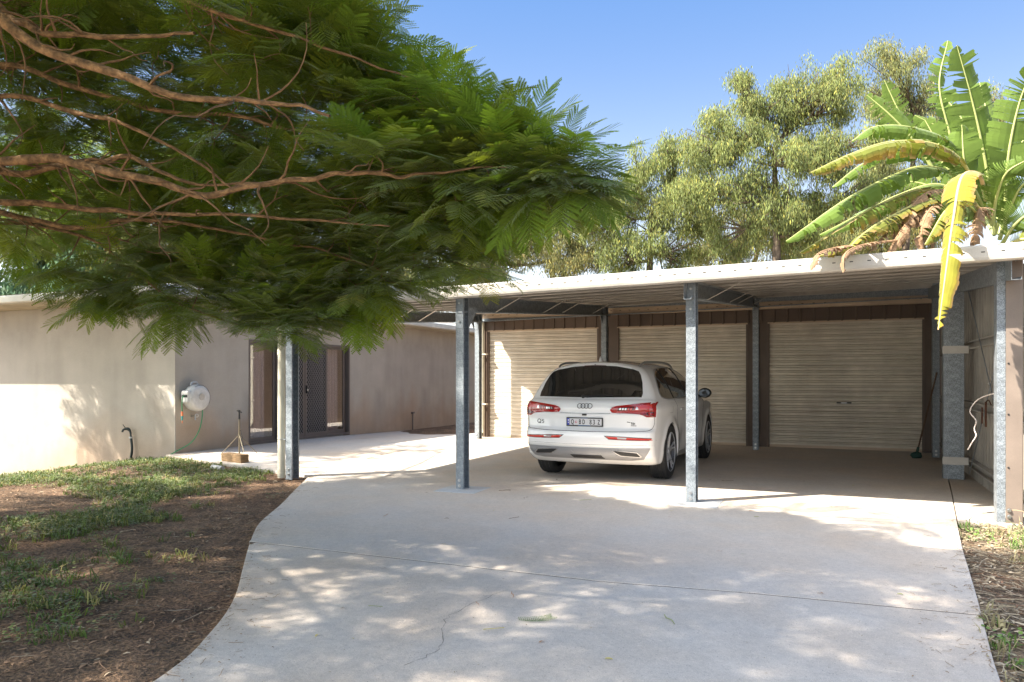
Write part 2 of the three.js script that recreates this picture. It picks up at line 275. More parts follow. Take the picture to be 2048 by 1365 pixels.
// ---------------------------------------------------------------- carport
const roofY = (X, D) => 2.545 + 0.0165 * (X - 1.45) + 0.0785 * (D - 7.85);   // underside of the roof sheet
const edgeL = (D) => lerp(-7.15, -7.62, (D - 7.85) / 7.2);                    // open side edge of the roof
{
  const cp = thing('carport', 'long open steel carport with galvanised posts, cream gutter and one sheeted side wall', 'carport');
  // lipped channel: flat flange to the front, open side to the right
  const cee = (w, d, lip = 0.022, t = 0.004) => thick([[w / 2, d / 2 - lip], [w / 2, d / 2], [-w / 2, d / 2], [-w / 2, -d / 2], [w / 2, -d / 2], [w / 2, -d / 2 + lip]], t);
  const boltG = new THREE.CylinderGeometry(0.013, 0.013, 0.014, 6); boltG.rotateX(Math.PI / 2);
  const washG = new THREE.CylinderGeometry(0.019, 0.019, 0.004, 12); washG.rotateX(Math.PI / 2);
  const bolts = merge([boltG.clone().translate(0, 0, 0.009), washG]);
  const cols = [['C1', -6.93, 8.05], ['C2', -4.27, 8.04], ['C3', -1.51, 8.22], ['B1', -7.47, 14.82], ['B2', -4.5, 14.75], ['B3', -1.5, 14.7], ['B4', 1.47, 14.6]];
  for (const [id, X, D] of cols) {
    const front = id[0] === 'C', top = roofY(X, D) - 0.1;
    const c = part(cp, 'column', sweep(cee(0.1, 0.15), P(X, -0.03, D), P(X, top, D), V(1, 0, 0), V(0, 0, 1)), M.galv);
    const sh = part(c, 'base_plate', rbox(X - 0.042, X + 0.042, -0.02, 0.15, -D + 0.076, -D + 0.081, 0.0015), M.galv);
    for (const y of [0.045, 0.11]) { const b = part(c, 'bolt', bolts, M.steel); b.position.set(X, y, -D + 0.083); }
    for (const y of front ? [top - 0.09, top - 0.31] : [top - 0.08]) { const b = part(c, 'bolt', bolts, M.steel); b.position.set(X, y, -D + 0.079); }
    // top sleeve overlapping the post
    part(c, 'sleeve', rbox(X - 0.054, X + 0.05, top - 0.4, top + 0.02, -D + 0.0775, -D + 0.082, 0.0015), M.galv);
  }
  // end post beside the wall: galvanised channel with a brown corner flashing
  {
    const X = 1.5, D = 8.32, top = roofY(X, D) - 0.02;
    const c = part(cp, 'column', sweep(cee(0.066, 0.15), P(X - 0.13, -0.03, D), P(X - 0.13, top - 0.1, D), V(1, 0, 0), V(0, 0, 1)), M.galv, 'galvanised end post next to the brown corner flashing');
    for (const y of [0.06, 0.12]) { const b = part(c, 'bolt', bolts, M.steel); b.position.set(X - 0.07, y, -D + 0.1); }
    part(cp, 'corner_flashing', sweep(thick([[-0.095, 0.09], [0.035, 0.09], [0.04, 0.085], [0.04, -0.12]], 0.004), P(X, -0.03, D), P(X, top, D), V(1, 0, 0), V(0, 0, 1)), M.brownPost);
    for (const y of [0.52, 1.02, 1.5]) { const s = part(cp, 'screw', new THREE.SphereGeometry(0.009, 6, 5), M.black); s.position.set(X - 0.075, y, -D + 0.094); }
  }
  // wide box post along the side wall with grey girt plates
  {
    const X = 1.375, D = 11.6, top = roofY(X, D) - 0.1;
    const c = part(cp, 'box_column', rbox(X - 0.122, X + 0.122, -0.02, top, -D - 0.08, -D + 0.08, 0.006), M.galv, 'wide galvanised box post against the sheeted wall');
    c.geometry = metre(c.geometry);
    part(c, 'lap_joint', box(X - 0.1225, X + 0.1225, 1.262, 1.266, -D + 0.08, -D + 0.0808), M.galv);
    for (const y of [1.745, 0.245]) part(c, 'girt_plate', sweep(thick([[-0.135, 0.085], [-0.125, 0.093], [0.165, 0.093], [0.175, 0.085]], 0.004), P(X, y - 0.052, D), P(X, y + 0.052, D), V(1, 0, 0), V(0, 0, 1)), M.zinc);
  }
  // rafters
  const raf = [[-6.93, -7.47], [-4.27, -4.5], [-1.51, -1.5], [1.44, 1.44]];
  const purD = [8.02, 8.96, 9.9, 10.84, 11.78, 12.72, 13.66, 14.57];
  raf.forEach(([xa, xb], i) => {
    const a = P(xa, roofY(xa, 8.05) - 0.305 + 0.1, 7.95), b = P(xb, roofY(xb, 14.8) - 0.305 + 0.1, 15.1);
    const up = V(0, 1, 0), d = b.clone().sub(a).normalize(), side = V().crossVectors(up, d).negate().normalize();
    // channel section with its open side to the house
    const prof = thick([[0.038, 0.078], [0.038, 0.1], [-0.038, 0.1], [-0.038, -0.1], [0.038, -0.1], [0.038, -0.078]], 0.004);
    const r = part(cp, 'rafter', sweep(prof, a, b, V(1, 0, 0), V(0, 1, 0)), M.galv);
    if (i < 3) for (const D of [purD[1], purD[3], purD[4], purD[6]]) {
      const t = (D - 7.95) / 7.15, X = lerp(xa, xb, t), y = roofY(X, D);
      part(cp, 'fly_brace', bar(P(X + 0.045, y - 0.29, D), P(X + 0.42, y - 0.1, D), 0.004, 0.04, V(0, 0, 1)), M.zinc);
    }
    // knee brace at the front and back posts
    if (i < 3) for (const [X, D, s] of [[xa, 8.05, 1], [xb, 14.75, -1]]) { const y = roofY(X, D) - 0.31; const sh = new THREE.Shape([new THREE.Vector2(0, 0), new THREE.Vector2(0.28, 0.0), new THREE.Vector2(0, -0.3)]); const g = new THREE.ExtrudeGeometry(sh, { depth: 0.005, bevelEnabled: false }); if (s > 0) { g.rotateY(Math.PI / 2); } else { g.rotateY(-Math.PI / 2); } g.translate(X + 0.03 * s, y + 0.1, -D - 0.07 * s); part(cp, 'knee_plate', metre(g), M.galv); }
  });
  // short sloping strap by the post before the first two doors
  // purlins across the rafters
  for (const D of purD) {
    const x0 = edgeL(D) + 0.03, x1 = 1.62;
    const h = D === 14.57 ? 0.15 : 0.1, prof = thick([[0.025, h / 2 - 0.016], [0.03, h / 2 - 0.002], [-0.03, h / 2 - 0.002], [-0.03, -h / 2 + 0.002], [0.03, -h / 2 + 0.002], [0.03, -h / 2 + 0.018]], 0.0035);
    part(cp, 'purlin', sweep(prof, P(x0, roofY(x0, D) - h / 2 - 0.001, D), P(x1, roofY(x1, D) - h / 2 - 0.001, D), V(0, 0, 1), V(0, 1, 0)), M.zinc);
  }
  part(cp, 'back_beam', sweep(thick([[0.03, 0.085], [0.03, 0.1], [-0.03, 0.1], [-0.03, -0.19], [0.03, -0.19], [0.03, -0.175]], 0.004), P(edgeL(15.2), roofY(-7.6, 15.2) - 0.125, 15.2), P(1.62, roofY(1.62, 15.2) - 0.125, 15.2), V(0, 0, 1), V(0, 1, 0)), M.galv);
  { // ribbed roof sheets, ribs running from back to front, each sheet lapping the next
    const W = 0.76; let x = 1.7, k = 0;
    while (x > -7.7) {
      const x0 = Math.max(x - W - 0.03, -7.66), pts = [], n = 4, ribs = [];
      for (let i = 0; i <= n; i++) { const c = x - i * W / n; for (const [dx, dy] of [[0.045, 0], [0.025, 0.024], [-0.025, 0.024], [-0.045, 0]]) ribs.push([c + dx, dy]); }
      const pos = [], idx = [], lift = (k % 2) * 0.0022;
      const line = ribs.filter((p) => p[0] <= x + 0.05 && p[0] >= x0 - 0.05);
      const ends = [7.87, 15.3];
      for (const [X, dy] of line) for (const [e, D] of ends.entries()) { const XX = Math.max(X, edgeL(D)); pos.push(XX, roofY(XX, D) + 0.002 + dy + lift, -D); }
      for (let i = 0; i < line.length - 1; i++) { const a = i * 2; idx.push(a, a + 1, a + 2, a + 2, a + 1, a + 3); }
      let g = new THREE.BufferGeometry(); g.setAttribute('position', new THREE.Float32BufferAttribute(pos, 3)); g.setIndex(idx); g = metre(g.toNonIndexed()); g.computeVertexNormals();
      part(cp, 'roof_sheet', g, M.sheet); x -= W; k++;
    }
  }
  { // front gutter with overflow slots, in two lengths
    const prof = thick([[-0.105, 0.0], [-0.105, -0.107], [-0.095, -0.115], [-0.02, -0.115], [-0.006, -0.104], [0.0, -0.08], [0.0, 0.012], [-0.006, 0.028], [-0.018, 0.033]], 0.003);
    const gd = 7.85, a = P(-7.2, roofY(-7.2, gd) - 0.002, gd), m = P(-2.95, roofY(-2.95, gd) - 0.002, gd), b = P(1.78, roofY(1.78, gd) - 0.002, gd);
    const dir = b.clone().sub(a).normalize(), up = V().crossVectors(V(0, 0, 1), dir).normalize();
    const gu = part(cp, 'gutter', sweep(prof, a, m.clone().addScaledVector(dir, -0.002), V(0, 0, 1), up), M.gutter);
    const gu2 = part(cp, 'gutter', sweep(prof, m, b, V(0, 0, 1), up), M.gutter);
    part(gu, 'end_cap', box(a.x - 0.004, a.x, a.y - 0.114, a.y, a.z - 0.1, a.z), M.gutter); part(gu2, 'end_cap', box(b.x, b.x + 0.004, b.y - 0.114, b.y, b.z - 0.1, b.z), M.gutter);
    const sl = new THREE.BoxGeometry(0.03, 0.009, 0.004);
    for (let x = -7.05; x < 1.75; x += 0.155) { const s = part(x < -2.95 ? gu : gu2, 'overflow_slot', sl, M.black); s.position.set(x, roofY(x, gd) - 0.035, -gd + 0.0008); s.rotation.z = 0.0165; }
  }
  // barge flashing along the open side
  part(cp, 'barge_flashing', bar(P(edgeL(7.86) - 0.01, roofY(-7.15, 7.86) - 0.03, 7.86), P(edgeL(15.3) - 0.01, roofY(-7.62, 15.3) - 0.03, 15.3), 0.005, 0.12), M.gutter);
  { // side wall: ribbed sheet on three girts
    const pos = [], idx = []; let n = 0;
    for (let D = 8.36; D < 15.38; D += 0.0475) { const rib = n % 2; pos.push(1.62 + (n % 4 < 2 ? 0 : 0.03), -0.02, -D, 1.62 + (n % 4 < 2 ? 0 : 0.03), roofY(1.6, D) - 0.12, -D); n++; }
    for (let i = 0; i < n - 1; i++) { const a = i * 2; idx.push(a, a + 1, a + 2, a + 2, a + 1, a + 3); }
    let g = new THREE.BufferGeometry(); g.setAttribute('position', new THREE.Float32BufferAttribute(pos, 3)); g.setIndex(idx); g = metre(g.toNonIndexed()); g.computeVertexNormals();
    part(cp, 'wall_sheet', g, M.sheet);
    for (const y of [1.80, 0.99, 0.215]) part(cp, 'girt', sweep(thick([[-0.03, 0.034], [-0.03, 0.05], [0.035, 0.05], [0.035, -0.05], [-0.03, -0.05], [-0.03, -0.034]], 0.004), P(1.58, y, 8.36), P(1.58, y, 15.3), V(1, 0, 0), V(0, 1, 0)), M.zinc);
    part(cp, 'brace_rod', rod(P(1.53, 2.5, 11.4), P(1.53, 0.22, 8.5), 0.006), M.galv); part(cp, 'brace_rod', rod(P(1.54, 2.35, 8.5), P(1.54, 0.1, 11.4), 0.006), M.galv);
    part(cp, 'brace_clamp', new THREE.SphereGeometry(0.016, 8, 6).translate(1.535, 1.3, -9.93), M.steel);
  }
}

// ---------------------------------------------------------------- shed with three roller doors
{
  const shed = thing('garage_shed', 'brown steel garage with three beige roller doors behind the carport', 'garage');
  const DW = 15.4, doors = [[-7.5, -4.86], [-4.4, -1.75], [-1.33, 1.35]], top = 2.45;
  const clad = (x0, x1, y0, y1) => { // vertical rib cladding
    const line = []; for (let x = x0; x < x1 - 1e-3; x += 0.245) { const e = Math.min(x1, x + 0.2); line.push([x, 0], [e, 0]); if (e < x1 - 0.05) line.push([e + 0.008, 0.022], [Math.min(x1, e + 0.037), 0.022]); }
    const l2 = [[x0 - 0.001, 0], ...line.slice(1)]; const last = l2.at(-1); if (last[0] < x1 - 0.002) l2.push([x1, 0]);
    const pos = [], idx = []; l2.forEach(([x, o]) => pos.push(x, y0, -DW + o, x, y1, -DW + o)); for (let i = 0; i < l2.length - 1; i++) { const a = i * 2; idx.push(a, a + 2, a + 1, a + 1, a + 2, a + 3); }
    let g = new THREE.BufferGeometry(); g.setAttribute('position', new THREE.Float32BufferAttribute(pos, 3)); g.setIndex(idx); g = metre(g.toNonIndexed()); g.computeVertexNormals(); return g;
  };
  part(shed, 'wall', clad(-7.82, 1.75, top + 0.01, 2.78), M.brown);
  for (const [a, b] of [[-7.82, -7.5], [-4.86, -4.4], [-1.75, -1.33], [1.35, 1.75]]) part(shed, 'pier', clad(a, b, -0.02, top + 0.01), M.brown);
  part(shed, 'side_wall', box(-7.84, -7.80, -0.1, 2.8, -22.5, -DW - 0.01), M.brown); part(shed, 'side_wall', box(1.75, 1.79, -0.1, 2.8, -22.5, -DW - 0.01), M.brown); part(shed, 'back_wall', box(-7.8, 1.75, -0.1, 3.4, -22.5, -22.46), M.brown);
  part(shed, 'roof', bar(P(-3.03, 2.86, 15.25), P(-3.03, 3.45, 22.6), 9.7, 0.03), M.sheet);
  const gp = thick([[-0.12, 0], [-0.12, -0.135], [-0.1, -0.145], [-0.025, -0.145], [-0.004, -0.13], [0.0, -0.1], [0.0, -0.02], [-0.012, 0]], 0.003);
  const gu = part(shed, 'gutter', sweep(gp, P(-7.86, 2.865, 15.22), P(1.6, 2.865, 15.22), V(0, 0, 1), V(0, 1, 0)), M.beigeGutter);
  const sl = new THREE.BoxGeometry(0.04, 0.009, 0.004); for (let x = -7.7; x < 1.5; x += 0.2) { const s = part(gu, 'overflow_slot', sl, M.black); s.position.set(x, 2.80, -15.2192); }
  const rnd = rngOf(5);
  for (const [a, b] of doors) {
    const d = new THREE.Group(); d.name = 'roller_door'; shed.add(d);
    const pts = []; const pitch = 0.0985; for (let k = 0; k * pitch < top - 0.06; k++) { const y = 0.04 + k * pitch; pts.push([0.0, y], [0.014, y + 0.005], [0.0185, y + 0.014], [0.02, y + 0.031], [0.0185, y + 0.048], [0.014, y + 0.057], [0.0, y + 0.063], [0.0, y + 0.066], [0.016, y + 0.073], [0.021, y + 0.081], [0.016, y + 0.089], [0.0, y + 0.095]); }
    const pos = [], nor = [], idx = []; for (const x of [a + 0.005, b - 0.005]) for (const [o, y] of pts) pos.push(x, Math.min(y, top), -DW - 0.06 + o);
    const n = pts.length; for (let i = 0; i < n - 1; i++) idx.push(i, n + i, i + 1, i + 1, n + i, n + i + 1);
    let g = new THREE.BufferGeometry(); g.setAttribute('position', new THREE.Float32BufferAttribute(pos, 3)); g.setIndex(idx); g = metre(g.toNonIndexed()); g.computeVertexNormals();
    part(d, 'curtain', g, M.beige);
    part(d, 'bottom_rail', rbox(a + 0.01, b - 0.01, 0.004, 0.055, -DW - 0.075, -DW - 0.04, 0.004), M.beigeGutter);
    part(d, 'guide', rbox(a - 0.045, a + 0.012, -0.01, top, -DW - 0.075, -DW + 0.004, 0.004), M.brown); part(d, 'guide', rbox(b - 0.012, b + 0.045, -0.01, top, -DW - 0.075, -DW + 0.004, 0.004), M.brown);
    part(d, 'head_flashing', rbox(a - 0.02, b + 0.02, top - 0.01, top + 0.02, -DW - 0.03, -DW + 0.012, 0.004), M.beigeGutter);
    const c = (a + b) / 2 + 0.02, lk = part(d, 'lock_plate', rbox(c - 0.13, c + 0.13, 0.875, 0.905, -DW - 0.047, -DW - 0.038, 0.004), M.black);
    part(lk, 'lock_handle', rbox(c - 0.05, c + 0.05, 0.884, 0.896, -DW - 0.038, -DW - 0.02, 0.003), M.steel);
  }
  
  // downpipe at the house end of the garage
  const px = -7.6, pz = -15.28; const dp = part(shed, 'downpipe', tube(spline([V(px, 2.74, pz), V(px, 2.6, pz), V(px, 1.4, pz), V(px, 0.35, pz), V(px, 0.17, pz + 0.01), V(px + 0.02, 0.09, pz + 0.06), V(px + 0.04, 0.07, pz + 0.14)], 40), 0.048, 14, false), M.pvc);
  for (const y of [1.9, 0.75]) part(dp, 'strap', rbox(px - 0.055, px + 0.12, y, y + 0.025, pz - 0.06, pz + 0.052, 0.002), M.beige);
}

// ---------------------------------------------------------------- house
{
  const hs = thing('house', 'low rendered taupe house with cream gutter and dark framed sliding doors', 'house');
  const XW = -11.0, DA = 9.66, top = 2.75;
  // walls carry faint red splash from the soil and pale lime runs, as patches with ragged outlines
  const tint = (g, u, seed) => {
    g = new TessellateModifier(0.22, 7).modify(g.toNonIndexed ? (g.index ? g.toNonIndexed() : g) : g); g.deleteAttribute('normal'); g.computeVertexNormals();
    const p = g.attributes.position, c = new Float32Array(p.count * 3);
    for (let i = 0; i < p.count; i++) {
      const t = u === 'x' ? p.getX(i) : p.getZ(i), y = p.getY(i), base = u === 'x' ? lawnBase(p.getX(i), 9.6) : 0;
      const splash = clamp((fbm(t * 2.2, y * 2.2 + 7, seed, 4) + 0.42 - (y - base) * 1.5) * 2.2) * 0.6, run = clamp((fbm(t * 5, y * 0.7, seed + 5, 4) - 0.52) * 5) * 0.15, k = 0.97 + (fbm(t * 0.8, y * 0.8, seed + 9, 3) - 0.5) * 0.08;
      c.set([k * (1 + run * 0.2), k * (1 - splash * 0.26 + run * 0.28), k * (1 - splash * 0.46 + run * 0.4)], i * 3);
    }
    g.setAttribute('color', new THREE.BufferAttribute(c, 3)); return metre(g);
  };
  part(hs, 'wall', tint(box(-24, XW - 0.002, -2.2, top, -DA - 0.2, -DA), 'x', 131), M.wall);
  // side wall with one wide door opening
  const d0 = 11.47, d1 = 14.84, hd = 2.15;
  part(hs, 'wall', tint(box(XW - 0.2, XW, -0.3, top, -d0, -DA - 0.002), 'z', 151), M.wall);
  part(hs, 'wall', tint(box(XW - 0.2, XW, -0.5, top, -24, -d1), 'z', 171), M.wall);
  part(hs, 'lintel', tint(box(XW - 0.2, XW, hd, top, -d1, -d0), 'z', 191), M.wall);
  part(hs, 'corner_bead', box(XW - 0.012, XW + 0.004, -0.1, top, -DA - 0.012, -DA + 0.004), M.wall);
  // roof, eaves: soffit, fascia, gutter on both visible sides
  const ov = 0.86, ox = 0.5, gz = -(DA - ov), gx = XW + ox;
  part(hs, 'soffit', box(-24, gx, top, top + 0.012, gz, -DA + 0.01), M.soffit); part(hs, 'soffit', box(XW - 0.01, gx, top + 0.0005, top + 0.0125, -24, -DA + 0.01), M.soffit);
  const gp = thick([[-0.11, 0], [-0.11, -0.13], [-0.095, -0.14], [-0.025, -0.14], [-0.004, -0.125], [0, -0.1], [0, -0.02], [-0.012, 0]], 0.003);
  const gt = top + 0.155;
  part(hs, 'gutter', sweep(gp, V(-24, gt, gz + 0.1), V(gx + 0.1, gt, gz + 0.1), V(0, 0, 1), V(0, 1, 0)), M.houseGutter);
  part(hs, 'gutter', sweep(gp, V(gx + 0.1, gt, gz - 0.002), V(gx + 0.1, gt, -24), V(1, 0, 0), V(0, 1, 0)), M.houseGutter);
  part(hs, 'fascia', box(-24, gx - 0.002, top + 0.012, gt + 0.02, gz - 0.02, gz - 0.012), M.houseGutter); part(hs, 'fascia', box(gx - 0.02, gx - 0.012, top + 0.013, gt + 0.02, -24, gz - 0.03), M.houseGutter);
  { // hipped metal roof over the corner
    const y0 = gt + 0.025, rx = -16.5, rd = 15, ry = y0 + 1.1; const a = V(gx + 0.02, y0, gz + 0.02), r = V(rx, ry, -rd), l = V(-24, y0, gz + 0.02), lr = V(-24, ry, -rd), br = V(rx, ry, -24), b = V(gx + 0.02, y0, -24);
    const g = new THREE.BufferGeometry(); g.setAttribute('position', new THREE.Float32BufferAttribute([...[l, a, r, l, r, lr, a, b, br, a, br, r].flatMap((v) => v.toArray())], 3)); g.computeVertexNormals(); part(hs, 'roof', metre(g), M.sheet);
  }
  // sliding door set: z runs along the wall
  const xf = XW - 0.06;
  const fr = part(hs, 'door_frame', [box(xf - 0.05, XW + 0.006, hd - 0.045, hd + 0.002, -d1, -d0), box(xf - 0.05, XW + 0.006, 0.0, 0.045, -d1, -d0), box(xf - 0.05, XW + 0.0055, 0.045, hd - 0.045, -d0 - 0.045, -d0), box(xf - 0.05, XW + 0.0055, 0.045, hd - 0.045, -d1, -d1 + 0.045)], M.frame);
  const panel = (name, a, b, x, kind) => {
    const g = new THREE.Group(); g.name = name; hs.add(g); const s = 0.05;
    part(g, 'frame', [box(x - 0.02, x + 0.02, 0.045, 0.13, -b, -a), box(x - 0.02, x + 0.02, hd - 0.105, hd - 0.045, -b, -a), box(x - 0.0198, x + 0.0198, 0.13, hd - 0.105, -a - s, -a), box(x - 0.0198, x + 0.0198, 0.13, hd - 0.105, -b, -b + s)], M.frame);
    if (kind === 'glass') part(g, 'pane', box(x - 0.003, x + 0.003, 0.13, hd - 0.105, -b + s, -a - s), M.glass);
    else { // diamond grille
      const z0 = -b + s, z1 = -a - s, y0 = 0.13, y1 = hd - 0.105, list = [], w = z1 - z0, h = y1 - y0, p = 0.064, sl = 1.55;
      for (const sg of [1, -1]) for (let c = -h / sl - w; c < w + h / sl + w; c += p) { // line z = z0 + c + sg*(y-y0)/sl
        let ya = y0, yb = y1; const f = (y) => c + sg * (y - y0) / sl; // clip to 0..w
        const solve = (v) => y0 + (v - c) * sl * sg; let lo = Math.min(solve(0), solve(w)), hi = Math.max(solve(0), solve(w)); ya = Math.max(ya, lo); yb = Math.min(yb, hi); if (yb - ya < 0.02) continue;
        list.push(rod(V(x + 0.006, ya, z0 + f(ya)), V(x + 0.006, yb, z0 + f(yb)), 0.0052, 0.0052, 4));
      }
      part(g, 'diamond_grille', list, M.grille); part(g, 'fly_mesh', box(x - 0.006, x - 0.0055, y0, y1, z0, z1), M.flyMesh);
    }
    return g;
  };
  M.flyMesh = std({ color: lin(0.02, 0.02, 0.022), roughness: 0.8, transparent: true, opacity: 0.62 });
  panel('sliding_door', d0 + 0.045, d0 + 0.83, xf - 0.02, 'glass');
  const s1 = panel('security_screen', d0 + 1.36, d0 + 1.72, xf + 0.03, 'grille');
  const s2 = panel('security_screen', d0 + 1.74, d0 + 2.52, xf + 0.032, 'grille');
  part(s2, 'handle', rbox(xf + 0.052, xf + 0.085, 1.02, 1.2, -d0 - 1.79, -d0 - 1.755, 0.006), M.black); part(s2, 'lever', rbox(xf + 0.085, xf + 0.1, 1.08, 1.12, -d0 - 1.79, -d0 - 1.755, 0.004), M.steel);
  panel('sliding_door', d0 + 2.48, d1 - 0.13, xf - 0.022, 'glass'); panel('sliding_door', d0 + 0.86, d0 + 1.62, xf - 0.022, 'glass');
  part(hs, 'mullion', box(xf - 0.045, xf + 0.05, 0.045, hd - 0.045, -d0 - 0.93, -d0 - 0.84), M.frame);
  { // curtains hanging behind the glass, pleated
    const cur = (a, b, seed) => { const pos = [], idx = []; const n = Math.round((b - a) / 0.012); for (let i = 0; i <= n; i++) { const d = a + (b - a) * i / n, o = 0.022 * Math.sin(d * 62 + 2 * vnoise(d * 5, 1, seed)) + 0.012 * vnoise(d * 20, 3, seed); pos.push(XW - 0.26 + o, 0.03, -d, XW - 0.26 + o * 0.6, hd + 0.05, -d); if (i) { const k = (i - 1) * 2; idx.push(k, k + 1, k + 2, k + 2, k + 1, k + 3); } } const g = new THREE.BufferGeometry(); g.setAttribute('position', new THREE.Float32BufferAttribute(pos, 3)); g.setIndex(idx); g.computeVertexNormals(); return g; };
    part(hs, 'curtain', cur(d0 + 0.02, d0 + 0.72, 3), M.curtain, 'mauve pleated curtain behind the sliding pane'); part(hs, 'curtain', cur(d0 + 2.2, d1 - 0.16, 7), M.curtain, 'mauve pleated curtain behind the sliding pane');
  }
  part(hs, 'room', [box(-13.6, -13.55, -0.1, 2.7, -17, -9.9), box(-13.55, XW - 0.21, -0.1, -0.005, -17, -9.9), box(-13.55, XW - 0.21, 2.6, 2.65, -17, -9.9), box(-13.55, XW - 0.21, 0, 2.6, -9.95, -9.9), box(-13.55, XW - 0.21, 0, 2.6, -17, -16.95)], M.room);
}
{ // twin flood lamp under the eave
  const t = thing('flood_light', 'twin white spot lamp fixed under the house eave above the security door', 'lamp');
  const b = V(-10.98, 2.62, -13.5); part(t, 'mount', rod(b.clone().add(V(-0.02, 0, 0)), b.clone().add(V(0.05, 0, 0)), 0.05, 0.05, 14), M.black);
  for (const s of [-1, 1]) { const a = b.clone().add(V(0.05, -0.01, 0.02 * s)), d = V(0.55, -0.75, -0.3 * s + 0.1).normalize(); const e = a.clone().addScaledVector(d, 0.1); part(t, 'arm', rod(a, e, 0.018, 0.024, 10), M.black); part(t, 'lamp_head', [rod(e, e.clone().addScaledVector(d, 0.07), 0.03, 0.05, 16), rod(e.clone().addScaledVector(d, 0.07), e.clone().addScaledVector(d, 0.12), 0.05, 0.056, 16)], M.white); }
}
{ // wall conduit stub
  const t = thing('wall_pipe', 'short grey conduit elbow on the house wall between the sliding doors and the garage', 'pipe'); const z = -17.67;
  part(t, 'pipe', tube([V(-10.96, -0.12, z), V(-10.96, 0.3, z), V(-10.96, 0.38, z)], 0.018, 10), M.frame); part(t, 'elbow', [rod(V(-11.0, 0.39, z), V(-10.93, 0.39, z), 0.028, 0.028, 12), rod(V(-10.96, 0.39, z), V(-10.96, 0.40, z - 0.07), 0.022, 0.026, 10)], M.frame);
}

